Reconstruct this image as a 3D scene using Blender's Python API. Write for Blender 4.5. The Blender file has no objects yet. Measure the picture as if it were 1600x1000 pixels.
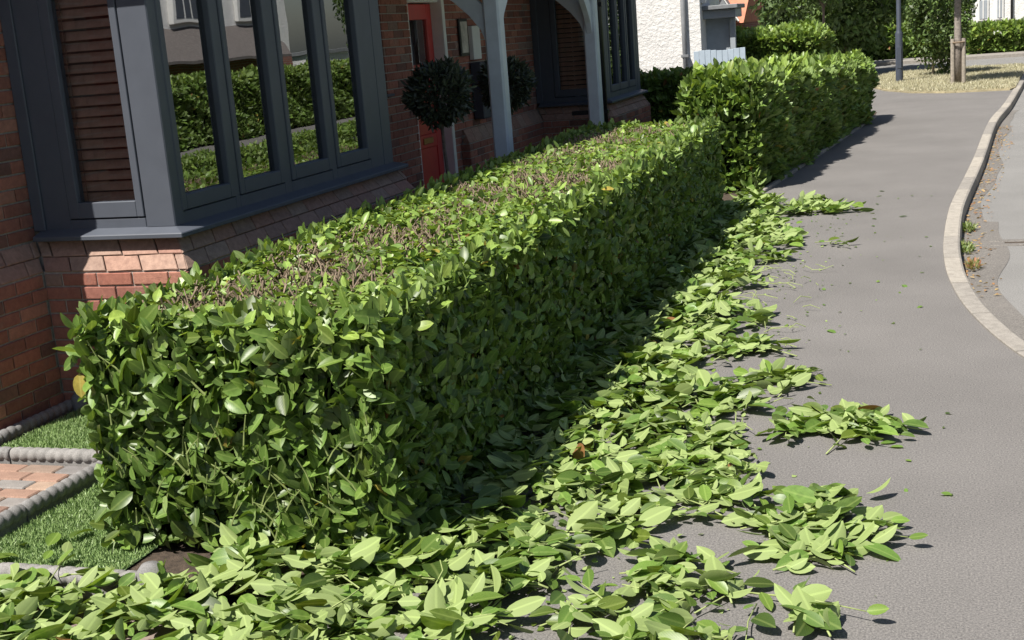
import bpy, bmesh, math, random
import numpy as np
from mathutils import Vector, Matrix

rng = np.random.default_rng(7)
random.seed(7)
S = bpy.context.scene
C = S.collection

# ------------------------------------------------------------------ camera
cam_d = bpy.data.cameras.new('camera')
cam = bpy.data.objects.new('camera', cam_d)
C.objects.link(cam)
cam_d.sensor_width = 36.0
cam_d.lens = 44.77
cam_d.clip_start = 0.05
cam_d.clip_end = 1000
M = Matrix(((0.9479, 0.0044, 0.3184), (0.3088, 0.2309, -0.9227), (-0.0776, 0.9730, 0.2175))).to_4x4()
M.translation = (0, 0, 1.85)
cam.matrix_world = M
S.camera = cam

# ------------------------------------------------------------------ world, sun, exposure
SUN_EL = math.radians(57)
sun_h = Vector((0.52, 0.854, 0)).normalized()          # horizontal travel direction of the light
travel = Vector((sun_h.x * math.cos(SUN_EL), sun_h.y * math.cos(SUN_EL), -math.sin(SUN_EL)))
w = bpy.data.worlds.new('World')
S.world = w
w.use_nodes = True
nt = w.node_tree
sky = nt.nodes.new('ShaderNodeTexSky')
sky.sky_type = 'NISHITA'
sky.sun_disc = False
sky.sun_elevation = SUN_EL
sky.sun_rotation = math.atan2(-sun_h.x, -sun_h.y)
sky.air_density = 1.0
sky.dust_density = 1.5
bg = nt.nodes['Background']
bg.inputs['Strength'].default_value = 0.056
nt.links.new(sky.outputs[0], bg.inputs['Color'])
sd = bpy.data.lights.new('sun', 'SUN')
sd.energy = 5.0
sd.angle = math.radians(0.53)
sd.color = (1.0, 0.955, 0.88)
sun = bpy.data.objects.new('sun', sd)
C.objects.link(sun)
sun.rotation_euler = travel.to_track_quat('-Z', 'Y').to_euler()
S.view_settings.view_transform = 'Standard'
S.view_settings.look = 'None'
S.view_settings.gamma = 1.0
S.view_settings.exposure = 0.62
S.view_settings.use_curve_mapping = False

# ------------------------------------------------------------------ materials
MATS = {}


def srgb(r, g, b):
    return tuple(((c / 255.0) / 12.92 if c / 255.0 <= 0.04045 else ((c / 255.0 + 0.055) / 1.055) ** 2.4) for c in (r, g, b))


def mat(name):
    m = bpy.data.materials.new(name)
    m.use_nodes = True
    MATS[name] = m
    n = m.node_tree
    return m, n, n.nodes['Principled BSDF'], n.nodes['Material Output']


def node(n, typ, **kw):
    x = n.nodes.new(typ)
    for k, v in kw.items():
        setattr(x, k, v)
    return x


def noise(n, scale, detail=4, rough=0.6, coord='Object', vec=None):
    t = node(n, 'ShaderNodeTexNoise')
    t.inputs['Scale'].default_value = scale
    t.inputs['Detail'].default_value = detail
    t.inputs['Roughness'].default_value = rough
    if vec is None:
        tc = node(n, 'ShaderNodeTexCoord')
        vec = tc.outputs[coord]
    n.links.new(vec, t.inputs['Vector'])
    return t


def ramp(n, fac, stops):
    r = node(n, 'ShaderNodeValToRGB')
    els = r.color_ramp.elements
    while len(els) < len(stops):
        els.new(0.5)
    for e, (p, c) in zip(els, stops):
        e.position = p
        e.color = (*c, 1) if len(c) == 3 else c
    n.links.new(fac, r.inputs[0])
    return r


def mixc(n, fac, a, b, mode='MIX'):
    x = node(n, 'ShaderNodeMix', data_type='RGBA', blend_type=mode)
    for sock, v in ((x.inputs[0], fac), (x.inputs[6], a), (x.inputs[7], b)):
        if isinstance(v, (int, float)):
            sock.default_value = v
        elif isinstance(v, tuple):
            sock.default_value = (*v, 1) if len(v) == 3 else v
        else:
            n.links.new(v, sock)
    return x.outputs[2]


def bump(n, bs, height, strength=0.3, dist=0.01):
    b = node(n, 'ShaderNodeBump')
    b.inputs['Strength'].default_value = strength
    b.inputs['Distance'].default_value = dist
    n.links.new(height, b.inputs['Height'])
    n.links.new(b.outputs[0], bs.inputs['Normal'])


def plain(name, col, rough=0.6, var=0.15, scale=12, bumpy=0.0, spec=0.5, metal=0.0, bscale=None):
    m, n, b, o = mat(name)
    t = noise(n, scale)
    lo = tuple(c * (1 - var) for c in col)
    hi = tuple(min(1, c * (1 + var)) for c in col)
    r = ramp(n, t.outputs[0], [(0.3, lo), (0.7, hi)])
    n.links.new(r.outputs[0], b.inputs['Base Color'])
    b.inputs['Roughness'].default_value = rough
    b.inputs['Specular IOR Level'].default_value = spec
    b.inputs['Metallic'].default_value = metal
    if bumpy:
        t2 = noise(n, bscale or scale * 6, 6)
        bump(n, b, t2.outputs[0], bumpy, 0.01)
    return m


def leaf_mat(name, under=(0.2, 0.29, 0.09), rough=0.36, transl=0.22, under_mix=0.75, spec=0.5):
    m, n, b, out = mat(name)
    at = node(n, 'ShaderNodeAttribute', attribute_name='Col')
    uv = node(n, 'ShaderNodeUVMap', uv_map='UVMap')
    sx = node(n, 'ShaderNodeSeparateXYZ')
    n.links.new(uv.outputs[0], sx.inputs[0])
    a = node(n, 'ShaderNodeMath', operation='SUBTRACT')
    a.inputs[1].default_value = 0.5
    n.links.new(sx.outputs[0], a.inputs[0])
    ab = node(n, 'ShaderNodeMath', operation='ABSOLUTE')
    n.links.new(a.outputs[0], ab.inputs[0])
    rib = ramp(n, ab.outputs[0], [(0.0, (0.8, 0.8, 0.8)), (0.05, (0.5, 0.5, 0.5)), (0.075, (0, 0, 0))])
    # slanting side veins
    v1 = node(n, 'ShaderNodeMath', operation='MULTIPLY_ADD')
    v1.inputs[1].default_value = -1.0
    n.links.new(ab.outputs[0], v1.inputs[0])
    n.links.new(sx.outputs[1], v1.inputs[2])
    v2 = node(n, 'ShaderNodeMath', operation='MULTIPLY')
    v2.inputs[1].default_value = 50.0
    n.links.new(v1.outputs[0], v2.inputs[0])
    v3 = node(n, 'ShaderNodeMath', operation='SINE')
    n.links.new(v2.outputs[0], v3.inputs[0])
    vr = ramp(n, v3.outputs[0], [(0.82, (0, 0, 0)), (1.0, (0.22, 0.22, 0.22))])
    blotch = noise(n, 45, 3)
    bl = ramp(n, blotch.outputs[0], [(0.3, (0.78, 0.8, 0.78)), (0.7, (1.2, 1.18, 1.2))])
    col = mixc(n, 1.0, at.outputs[0], bl.outputs[0], 'MULTIPLY')
    paler = mixc(n, 1.0, col, (0.10, 0.11, 0.04), 'ADD')
    col = mixc(n, rib.outputs[0], col, paler)
    col = mixc(n, vr.outputs[0], col, paler)
    geo = node(n, 'ShaderNodeNewGeometry')
    um = node(n, 'ShaderNodeMath', operation='MULTIPLY')
    um.inputs[1].default_value = under_mix
    n.links.new(geo.outputs['Backfacing'], um.inputs[0])
    ucol = mixc(n, rib.outputs[0], under, tuple(min(1, c * 1.35) for c in under))
    col2 = mixc(n, um.outputs[0], col, ucol)
    n.links.new(col2, b.inputs['Base Color'])
    rr = node(n, 'ShaderNodeMath', operation='MULTIPLY_ADD')
    rr.inputs[1].default_value = 0.25
    rr.inputs[2].default_value = rough
    n.links.new(geo.outputs['Backfacing'], rr.inputs[0])
    n.links.new(rr.outputs[0], b.inputs['Roughness'])
    b.inputs['Specular IOR Level'].default_value = spec
    bump(n, b, v3.outputs[0], 0.03, 0.001)
    tr = node(n, 'ShaderNodeBsdfTranslucent')
    tc = mixc(n, 1.0, col, (1.5, 1.45, 0.6), 'MULTIPLY')
    n.links.new(tc, tr.inputs['Color'])
    mx = node(n, 'ShaderNodeMixShader')
    mx.inputs[0].default_value = transl
    n.links.new(b.outputs[0], mx.inputs[1])
    n.links.new(tr.outputs[0], mx.inputs[2])
    n.links.new(mx.outputs[0], out.inputs['Surface'])
    return m


M_leaf = leaf_mat('laurel_leaf', under=(0.24, 0.33, 0.11), rough=0.4, spec=0.42)
M_clip = leaf_mat('cut_laurel_leaf', under=(0.33, 0.42, 0.15), rough=0.42, transl=0.25, under_mix=0.85)
M_far = leaf_mat('tree_leaf', under=(0.10, 0.15, 0.06), rough=0.5, transl=0.25, under_mix=0.4)
M_bay = leaf_mat('bay_leaf', under=(0.05, 0.075, 0.04), rough=0.4, transl=0.1, under_mix=0.5)
M_twig = plain('twig', (0.21, 0.155, 0.105), 0.8, 0.4, 60)
M_green_stem = plain('green_stem', (0.30, 0.36, 0.13), 0.6, 0.2, 40)
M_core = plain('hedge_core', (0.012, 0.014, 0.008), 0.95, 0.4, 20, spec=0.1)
M_bark = plain('bark', (0.17, 0.13, 0.10), 0.9, 0.4, 25, 0.6)
M_palebark = plain('pale_bark', (0.42, 0.38, 0.32), 0.9, 0.25, 18, 0.5)
M_greybark = plain('grey_bark', (0.27, 0.235, 0.205), 0.9, 0.35, 22, 0.6)
M_stake = plain('stake_wood', (0.33, 0.29, 0.24), 0.85, 0.25, 20, 0.3)


def tarmac(name, base, spd, dark):
    m, n, b, o = mat(name)
    big = noise(n, 0.9, 5)
    r1 = ramp(n, big.outputs[0], [(0.3, tuple(c * 0.88 for c in base)), (0.7, tuple(c * 1.08 for c in base))])
    fine = noise(n, 130, 4, 0.8)
    r2 = ramp(n, fine.outputs[0], [(0.34, (0.5, 0.5, 0.5)), (0.5, (1, 1, 1)), (0.66, (1.6, 1.57, 1.52))])
    c1 = mixc(n, 1.0, r1.outputs[0], r2.outputs[0], 'MULTIPLY')
    vo = node(n, 'ShaderNodeTexVoronoi')
    vo.inputs['Scale'].default_value = 60
    tc = node(n, 'ShaderNodeTexCoord')
    n.links.new(tc.outputs['Object'], vo.inputs['Vector'])
    sp = ramp(n, vo.outputs['Distance'], [(0.0, (1, 1, 1)), (0.13, (0, 0, 0))])
    pick = noise(n, 40, 2)
    pr = ramp(n, pick.outputs[0], [(0.48, (0, 0, 0)), (0.56, (1, 1, 1))])
    f = mixc(n, 1.0, sp.outputs[0], pr.outputs[0], 'MULTIPLY')
    c2 = mixc(n, f, c1, spd)
    st = noise(n, 5.5, 5, 0.7)
    sr = ramp(n, st.outputs[0], [(0.60, (0, 0, 0)), (0.78, (0.4, 0.4, 0.4))])
    c3 = mixc(n, sr.outputs[0], c2, dark)
    n.links.new(c3, b.inputs['Base Color'])
    b.inputs['Roughness'].default_value = 0.88
    b.inputs['Specular IOR Level'].default_value = 0.25
    bump(n, b, fine.outputs[0], 0.55, 0.004)
    return m


M_pave = tarmac('pavement_tarmac', (0.176, 0.167, 0.160), (0.42, 0.40, 0.375), (0.13, 0.122, 0.116))
M_road = tarmac('road_tarmac', (0.22, 0.215, 0.207), (0.40, 0.38, 0.36), (0.15, 0.145, 0.14))
M_rough = tarmac('worn_tarmac', (0.175, 0.163, 0.15), (0.42, 0.39, 0.36), (0.08, 0.075, 0.07))
M_soil = plain('soil', (0.07, 0.05, 0.035), 0.95, 0.5, 30, 0.8)
M_drive = plain('drive', (0.22, 0.17, 0.145), 0.9, 0.3, 20, 0.4)


def concrete(name, base, var=0.25):
    m, n, b, o = mat(name)
    t = noise(n, 14, 6, 0.7)
    r = ramp(n, t.outputs[0], [(0.28, tuple(c * (1 - var) for c in base)), (0.72, tuple(c * (1 + var * 0.7) for c in base))])
    f = noise(n, 190, 3, 0.7)
    r2 = ramp(n, f.outputs[0], [(0.3, (0.72, 0.71, 0.7)), (0.7, (1.22, 1.22, 1.22))])
    c = mixc(n, 1.0, r.outputs[0], r2.outputs[0], 'MULTIPLY')
    oi = node(n, 'ShaderNodeObjectInfo')
    r3 = ramp(n, oi.outputs['Random'], [(0, (0.78, 0.78, 0.79)), (1, (1.14, 1.12, 1.08))])
    c = mixc(n, 1.0, c, r3.outputs[0], 'MULTIPLY')
    n.links.new(c, b.inputs['Base Color'])
    b.inputs['Roughness'].default_value = 0.9
    b.inputs['Specular IOR Level'].default_value = 0.25
    bump(n, b, f.outputs[0], 0.4, 0.004)
    return m


M_kerb = concrete('kerb_concrete', (0.36, 0.335, 0.30))
M_rope = concrete('rope_concrete', (0.27, 0.265, 0.26), 0.3)


def brick_mat():
    m, n, b, o = mat('red_brick')
    at = node(n, 'ShaderNodeAttribute', attribute_name='Col')
    t = noise(n, 30, 5, 0.7)
    r = ramp(n, t.outputs[0], [(0.3, (0.75, 0.72, 0.72)), (0.7, (1.2, 1.2, 1.18))])
    c = mixc(n, 1.0, at.outputs[0], r.outputs[0], 'MULTIPLY')
    t2 = noise(n, 7, 4, 0.7)
    r2 = ramp(n, t2.outputs[0], [(0.58, (0, 0, 0)), (0.75, (0.35, 0.35, 0.35))])
    c = mixc(n, r2.outputs[0], c, (0.30, 0.24, 0.21))
    n.links.new(c, b.inputs['Base Color'])
    b.inputs['Roughness'].default_value = 0.85
    b.inputs['Specular IOR Level'].default_value = 0.25
    t3 = noise(n, 150, 5, 0.7)
    bump(n, b, t3.outputs[0], 0.5, 0.005)
    return m


M_brick = brick_mat()
M_mortar = plain('mortar', (0.40, 0.36, 0.32), 0.95, 0.25, 40, 0.5)


def brickpattern():
    m, n, b, o = mat('far_brick')
    tc = node(n, 'ShaderNodeTexCoord')
    br = node(n, 'ShaderNodeTexBrick')
    br.inputs['Scale'].default_value = 1.0
    br.inputs['Brick Width'].default_value = 0.225
    br.inputs['Row Height'].default_value = 0.075
    br.inputs['Mortar Size'].default_value = 0.008
    br.inputs['Color1'].default_value = (0.30, 0.105, 0.07, 1)
    br.inputs['Color2'].default_value = (0.2, 0.075, 0.055, 1)
    br.inputs['Mortar'].default_value = (0.27, 0.235, 0.205, 1)
    sx = node(n, 'ShaderNodeSeparateXYZ')
    cx = node(n, 'ShaderNodeCombineXYZ')
    ad = node(n, 'ShaderNodeMath', operation='ADD')
    n.links.new(tc.outputs['Object'], sx.inputs[0])
    n.links.new(sx.outputs[0], ad.inputs[0])
    n.links.new(sx.outputs[1], ad.inputs[1])
    n.links.new(ad.outputs[0], cx.inputs[0])
    n.links.new(sx.outputs[2], cx.inputs[1])
    n.links.new(cx.outputs[0], br.inputs['Vector'])
    n.links.new(br.outputs['Color'], b.inputs['Base Color'])
    b.inputs['Roughness'].default_value = 0.9
    return m


M_farbrick = brickpattern()
M_frame = plain('anthracite_frame', (0.088, 0.098, 0.12), 0.5, 0.06, 6, 0.02, spec=0.3)
M_post = plain('blue_grey_paint', (0.60, 0.65, 0.70), 0.5, 0.07, 8, 0.05)
M_white = plain('white_paint', (0.78, 0.77, 0.74), 0.55, 0.05, 6)
M_red = plain('red_door_paint', (0.62, 0.062, 0.055), 0.35, 0.08, 5)
M_black = plain('black_plastic', (0.02, 0.021, 0.023), 0.4, 0.1, 10)
M_lead = plain('lead_grey', (0.2, 0.21, 0.22), 0.7, 0.15, 10)
M_slat = plain('walnut_slat', (0.50, 0.31, 0.23), 0.5, 0.25, 9)
M_cord = plain('blind_cord', (0.16, 0.09, 0.06), 0.8, 0.1, 9)
M_room = plain('room_wall', (0.10, 0.09, 0.085), 0.9, 0.1, 3)
M_tile = plain('roof_tile', (0.16, 0.14, 0.13), 0.85, 0.2, 14, 0.3)
M_brass = plain('brass', (0.55, 0.30, 0.18), 0.3, 0.1, 20, metal=1.0)
M_pic = plain('framed_paper', (0.55, 0.50, 0.43), 0.7, 0.35, 9)
M_pot = plain('slate_pot', (0.06, 0.07, 0.09), 0.5, 0.1, 10)
M_galv = plain('lamp_column_paint', (0.055, 0.066, 0.09), 0.5, 0.1, 9)
M_gate = plain('pale_blue_paint', (0.42, 0.50, 0.58), 0.6, 0.08, 9)
M_garage = plain('grey_boarding', (0.34, 0.37, 0.40), 0.6, 0.08, 9)
M_clay = plain('clay_tile', (0.50, 0.20, 0.12), 0.85, 0.2, 6, 0.3)
M_earth = plain('outer_ground', (0.17, 0.165, 0.155), 0.95, 0.2, 0.6)


def render_white():
    m, n, b, o = mat('white_render')
    t = noise(n, 3, 5)
    r = ramp(n, t.outputs[0], [(0.3, (0.72, 0.71, 0.69)), (0.7, (0.82, 0.81, 0.79))])
    n.links.new(r.outputs[0], b.inputs['Base Color'])
    b.inputs['Roughness'].default_value = 0.95
    t2 = noise(n, 14, 5, 0.65)
    bump(n, b, t2.outputs[0], 0.7, 0.04)
    return m


M_render = render_white()


def glass_mat(name, ior, tint):
    m, n, b, o = mat(name)
    n.nodes.remove(b)
    tr = node(n, 'ShaderNodeBsdfTransparent')
    tr.inputs['Color'].default_value = (*tint, 1)
    gl = node(n, 'ShaderNodeBsdfGlossy')
    gl.inputs['Roughness'].default_value = 0.0
    gl.inputs['Color'].default_value = (0.95, 0.97, 1, 1)
    fr = node(n, 'ShaderNodeFresnel')
    fr.inputs['IOR'].default_value = ior
    t = noise(n, 1.3, 2)
    bp = node(n, 'ShaderNodeBump')
    bp.inputs['Strength'].default_value = 0.02
    bp.inputs['Distance'].default_value = 0.05
    n.links.new(t.outputs[0], bp.inputs['Height'])
    n.links.new(bp.outputs[0], gl.inputs['Normal'])
    mx = node(n, 'ShaderNodeMixShader')
    n.links.new(fr.outputs[0], mx.inputs[0])
    n.links.new(tr.outputs[0], mx.inputs[1])
    n.links.new(gl.outputs[0], mx.inputs[2])
    n.links.new(mx.outputs[0], o.inputs['Surface'])
    return m


M_glass = glass_mat('window_glass', 3.7, (0.5, 0.53, 0.52))
M_clear = glass_mat('clear_glass', 1.55, (0.95, 0.96, 0.96))


def grass_mat(name):
    m, n, b, o = mat(name)
    at = node(n, 'ShaderNodeAttribute', attribute_name='Col')
    n.links.new(at.outputs[0], b.inputs['Base Color'])
    b.inputs['Roughness'].default_value = 0.5
    return m


M_grass = grass_mat('grass_blade')
M_lawnbase = plain('lawn_base', (0.07, 0.13, 0.04), 0.9, 0.3, 30)
M_vergebase = plain('dry_verge', (0.36, 0.31, 0.19), 0.95, 0.35, 5, 0.5)


# ------------------------------------------------------------------ object helpers
def tag(o, label=None, cat=None, group=None, kind=None):
    if label: o['label'] = label
    if cat: o['category'] = cat
    if group: o['group'] = group
    if kind: o['kind'] = kind
    return o


def link(name, me, parent=None, m=None):
    o = bpy.data.objects.new(name, me)
    C.objects.link(o)
    if parent is not None:
        o.parent = parent
    if m is not None:
        me.materials.clear()
        me.materials.append(m)
    return o


def empty(name, loc=(0, 0, 0), label=None, cat=None, group=None, parent=None):
    o = bpy.data.objects.new(name, None)
    o.empty_display_size = 0.1
    C.objects.link(o)
    o.location = loc
    if parent is not None: o.parent = parent
    return tag(o, label, cat, group)


def rawmesh(name, V, F, smooth=False):
    me = bpy.data.meshes.new(name)
    me.from_pydata([tuple(v) for v in V], [], F)
    if smooth:
        me.polygons.foreach_set('use_smooth', [True] * len(me.polygons))
    me.update()
    return me


class MB:
    """collects shapes for one mesh"""
    def __init__(s): s.V, s.F = [], []

    def add(s, V, F):
        k = len(s.V)
        s.V += [tuple(v) for v in V]
        s.F += [tuple(i + k for i in f) for f in F]
        return s

    def box(s, lo, hi):
        x0, y0, z0 = lo; x1, y1, z1 = hi
        return s.add([(x0, y0, z0), (x1, y0, z0), (x1, y1, z0), (x0, y1, z0), (x0, y0, z1), (x1, y0, z1), (x1, y1, z1), (x0, y1, z1)],
                     [(0, 3, 2, 1), (4, 5, 6, 7), (0, 1, 5, 4), (1, 2, 6, 5), (2, 3, 7, 6), (3, 0, 4, 7)])

    def tube(s, pts, rad, n=8, cap=True):
        pts = [Vector(p) for p in pts]
        if not isinstance(rad, (list, tuple)): rad = [rad] * len(pts)
        rings = []
        V, F = [], []
        for i, p in enumerate(pts):
            d = (pts[min(i + 1, len(pts) - 1)] - pts[max(i - 1, 0)]).normalized()
            a = d.orthogonal().normalized() if i == 0 else (a - d * a.dot(d)).normalized()
            b = d.cross(a)
            for k in range(n):
                t = 2 * math.pi * k / n
                V.append(p + (a * math.cos(t) + b * math.sin(t)) * rad[i])
        for i in range(len(pts) - 1):
            for k in range(n):
                k2 = (k + 1) % n
                F.append((i * n + k, i * n + k2, (i + 1) * n + k2, (i + 1) * n + k))
        if cap:
            F.append(tuple(range(n))[::-1])
            F.append(tuple((len(pts) - 1) * n + k for k in range(n)))
        return s.add(V, F)

    def lathe(s, prof, c=(0, 0, 0), n=24):
        V, F = [], []
        for r, z in prof:
            for k in range(n):
                t = 2 * math.pi * k / n
                V.append((c[0] + r * math.cos(t), c[1] + r * math.sin(t), c[2] + z))
        for i in range(len(prof) - 1):
            for k in range(n):
                k2 = (k + 1) % n
                F.append((i * n + k, i * n + k2, (i + 1) * n + k2, (i + 1) * n + k))
        return s.add(V, F)

    def prism(s, poly, axis, a, b):
        """polygon given in the two other axes, extruded along axis from a to b"""
        n = len(poly)
        def P(u, v, t):
            return {'x': (t, u, v), 'y': (u, t, v), 'z': (u, v, t)}[axis]
        V = [P(u, v, a) for u, v in poly] + [P(u, v, b) for u, v in poly]
        F = [tuple(range(n))[::-1], tuple(range(n, 2 * n))] + [(i, (i + 1) % n, n + (i + 1) % n, n + i) for i in range(n)]
        return s.add(V, F)

    def build(s, name, m, parent=None, bevel=0, smooth=False, seg=1):
        me = bpy.data.meshes.new(name)
        me.from_pydata(s.V, [], s.F)
        bm = bmesh.new(); bm.from_mesh(me)
        bmesh.ops.recalc_face_normals(bm, faces=bm.faces)
        if bevel:
            bmesh.ops.bevel(bm, geom=[e for e in bm.edges if len(e.link_faces) == 2 and e.calc_face_angle(0) > 0.5], offset=bevel, segments=seg, affect='EDGES', clamp_overlap=True)
        bm.to_mesh(me); bm.free()
        if smooth:
            me.polygons.foreach_set('use_smooth', [True] * len(me.polygons))
        me.update()
        return link(name, me, parent, m)


def bx(name, lo, hi, m, parent=None, bevel=0.004):
    return MB().box(lo, hi).build(name, m, parent, bevel)


# ------------------------------------------------------------------ leaves (vectorised)
def leaf_template(rows, cut=None):
    """rows interior cross-rows; returns (u, t, w) per vertex, faces and uv"""
    ts = np.linspace(0, 1, rows + 2)
    shape = lambda t: np.sin(math.pi * np.clip(t, 0, 1) ** 0.92) ** 0.62
    U, T, Wd = [0.0], [0.0], [0.0]
    end = 1.0 if cut is None else cut
    inner = ts[1:-1] * end
    for t in inner:
        for u in (-1, 0, 1):
            U.append(u); T.append(t); Wd.append(shape(t))
    F = []
    U_end = len(U)
    if cut is None:
        U.append(0); T.append(1.0); Wd.append(0.0)
    else:
        for u, tt in ((-1, end), (0, end * 0.97), (1, end * 0.93)):
            U.append(u); T.append(tt); Wd.append(shape(end))
    F.append((0, 2, 1)); F.append((0, 3, 2))
    n = rows
    for i in range(n - 1):
        a = 1 + 3 * i
        F.append((a, a + 1, a + 4, a + 3)); F.append((a + 1, a + 2, a + 5, a + 4))
    a = 1 + 3 * (n - 1)
    if cut is None:
        F.append((a, a + 1, U_end)); F.append((a + 1, a + 2, U_end))
    else:
        F.append((a, a + 1, a + 4, a + 3)); F.append((a + 1, a + 2, a + 5, a + 4))
    return np.array(U, float), np.array(T), np.array(Wd), F


TPL = {'hi': leaf_template(5), 'cut': leaf_template(3, 0.62), 'lo': leaf_template(2), 'tiny': leaf_template(1)}


def unit(a):
    return a / np.maximum(np.linalg.norm(a, axis=-1, keepdims=True), 1e-9)


class Leaves:
    """gathers arrays of leaves of one or more templates into one mesh"""
    def __init__(s):
        s.V, s.C, s.UV, s.LI, s.LT = [], [], [], [], []
        s.nv = 0

    def add(s, tpl, P, D, N, L, W, col, fold=0.25, curl=0.12):
        U, T, Wd, F = TPL[tpl]
        n = len(P)
        if n == 0: return
        D = unit(D)
        Sd = unit(np.cross(D, N))
        N = np.cross(Sd, D)
        L = np.broadcast_to(L, (n,)); W = np.broadcast_to(W, (n,))
        fold = np.broadcast_to(fold, (n,)); curl = np.broadcast_to(curl, (n,))
        a = (L[:, None] * T)[:, :, None] * D[:, None, :]
        hw = W[:, None] * 0.5 * Wd[None, :]
        b = (hw * U[None, :])[:, :, None] * Sd[:, None, :]
        h = fold[:, None] * hw * np.abs(U)[None, :] - curl[:, None] * L[:, None] * (T ** 2)[None, :]
        c = h[:, :, None] * N[:, None, :]
        V = P[:, None, :] + a + b + c
        k = len(U)
        s.V.append(V.reshape(-1, 3))
        s.C.append(np.repeat(np.asarray(col), k, axis=0))
        idx = np.concatenate([np.array(f) for f in F])
        tot = np.array([len(f) for f in F])
        base = s.nv + np.arange(n) * k
        s.LI.append((base[:, None] + idx[None, :]).ravel())
        s.LT.append(np.tile(tot, n))
        uv = np.stack([0.5 + 0.5 * U[idx] * Wd[idx], T[idx]], -1)
        s.UV.append(np.tile(uv, (n, 1)))
        s.nv += n * k

    def mesh(s, name):
        V = np.concatenate(s.V); Cc = np.concatenate(s.C); LI = np.concatenate(s.LI); LT = np.concatenate(s.LT); UV = np.concatenate(s.UV)
        me = bpy.data.meshes.new(name)
        me.vertices.add(len(V)); me.vertices.foreach_set('co', V.astype(np.float32).ravel())
        me.loops.add(len(LI)); me.loops.foreach_set('vertex_index', LI.astype(np.int32))
        me.polygons.add(len(LT))
        ls = np.concatenate([[0], np.cumsum(LT)[:-1]])
        me.polygons.foreach_set('loop_start', ls.astype(np.int32))
        me.polygons.foreach_set('use_smooth', np.ones(len(LT), bool))
        uvl = me.uv_layers.new(name='UVMap')
        uvl.data.foreach_set('uv', UV.astype(np.float32).ravel())
        at = me.attributes.new('Col', 'FLOAT_COLOR', 'POINT')
        rgba = np.ones((len(V), 4), np.float32); rgba[:, :3] = Cc
        at.data.foreach_set('color', rgba.ravel())
        me.update(calc_edges=True)
        me.validate()
        return me


def leaf_cols(n, kind='laurel', r=rng):
    x = r.random((n, 1)); y = r.random((n, 1))
    if kind == 'laurel':
        c = np.array([0.105, 0.178, 0.036]) * (0.45 + 1.1 * x) + np.array([0.035, 0.04, 0.0]) * y ** 3
        odd = r.random(n)
        c[odd > 0.988] = (0.38, 0.30, 0.06)
        c[odd > 0.994] = (0.22, 0.10, 0.04)
    elif kind == 'fresh':
        c = np.array([0.20, 0.30, 0.065]) * (0.65 + 0.75 * x) + np.array([0.05, 0.04, 0.0]) * y ** 2
    elif kind == 'clip':
        c = np.array([0.105, 0.185, 0.036]) * (0.4 + 1.1 * x) + np.array([0.05, 0.05, 0.0]) * y ** 2
        c[r.random(n) > 0.995] = (0.25, 0.12, 0.05)
    elif kind == 'dark':
        c = np.array([0.046, 0.085, 0.024]) * (0.6 + 0.9 * x)
    elif kind == 'tree':
        c = np.array([0.068, 0.118, 0.03]) * (0.55 + 1.0 * x) + np.array([0.03, 0.03, 0.005]) * y ** 3
    elif kind == 'bay':
        c = np.array([0.046, 0.058, 0.046]) * (0.5 + 1.1 * x)
    return c


# ------------------------------------------------------------------ the ground
GROUND = link('ground', rawmesh('ground', [(-300, -60, -0.14), (300, -60, -0.14), (300, 500, -0.14), (-300, 500, -0.14)], [(0, 1, 2, 3)]), None, M_earth)
tag(GROUND, 'wide flat ground under the street and the gardens', 'ground', kind='structure')

KERB = [(3.6, 1.5), (2.5, 3.2), (1.45, 4.95), (0.80, 6.05), (0.416, 6.92), (0.17, 8.0), (0.062, 9.0), (0.03, 9.9), (0.036, 10.7), (0.07, 11.8), (0.131, 12.84), (0.377, 15.95), (0.725, 20.9), (1.12, 24.6), (1.945, 33.4), (2.5, 38.0)]


def catmull(pts, step):
    P = [Vector((p[0], p[1])) for p in pts]
    out = []
    for i in range(len(P) - 1):
        p0, p1, p2, p3 = P[max(i - 1, 0)], P[i], P[i + 1], P[min(i + 2, len(P) - 1)]
        for k in range(24):
            t = k / 24
            out.append(0.5 * ((2 * p1) + (-p0 + p2) * t + (2 * p0 - 5 * p1 + 4 * p2 - p3) * t * t + (-p0 + 3 * p1 - 3 * p2 + p3) * t ** 3))
    out.append(P[-1])
    res, acc = [out[0]], 0
    for a, b in zip(out, out[1:]):
        d = (b - a).length
        while acc + d >= step:
            t = (step - acc) / d
            a = a + (b - a) * t
            res.append(a.copy()); d = (b - a).length; acc = 0
        acc += d
    return res


kline = catmull(KERB, 0.2)
right = [(p.x + 0.02, p.y) for p in kline if p.y < 38]
pave = [(-1.93, 3.62), (-1.93, 13.6), (-1.78, 13.8), (-1.02, 22.9), (-1.25, 24), (-6, 24), (-6, 31), (-1.6, 31), (-1.5, 37)] + right[::-1] + [(3.6, -6), (-8, -6), (-8, 3.2), (-2.2, 3.2)]
PV = link('pavement', rawmesh('pavement', [(x, y, 0.0) for x, y in pave], [tuple(range(len(pave)))[::-1]]), None, M_pave)
tag(PV, 'grey tarmac pavement curving along the kerb', 'pavement', kind='structure')
rd = [(right[i][0] + 0.05, right[i][1]) for i in range(len(right))]
road = rd + [(3, 46), (-9, 46), (-9, 50), (30, 50), (30, -6), (4, -6)]
RD = link('road', rawmesh('road', [(x, y, -0.1) for x, y in road], [tuple(range(len(road)))]), None, M_road)
tag(RD, 'pale grey tarmac road beside the kerb', 'road', kind='structure')
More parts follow.
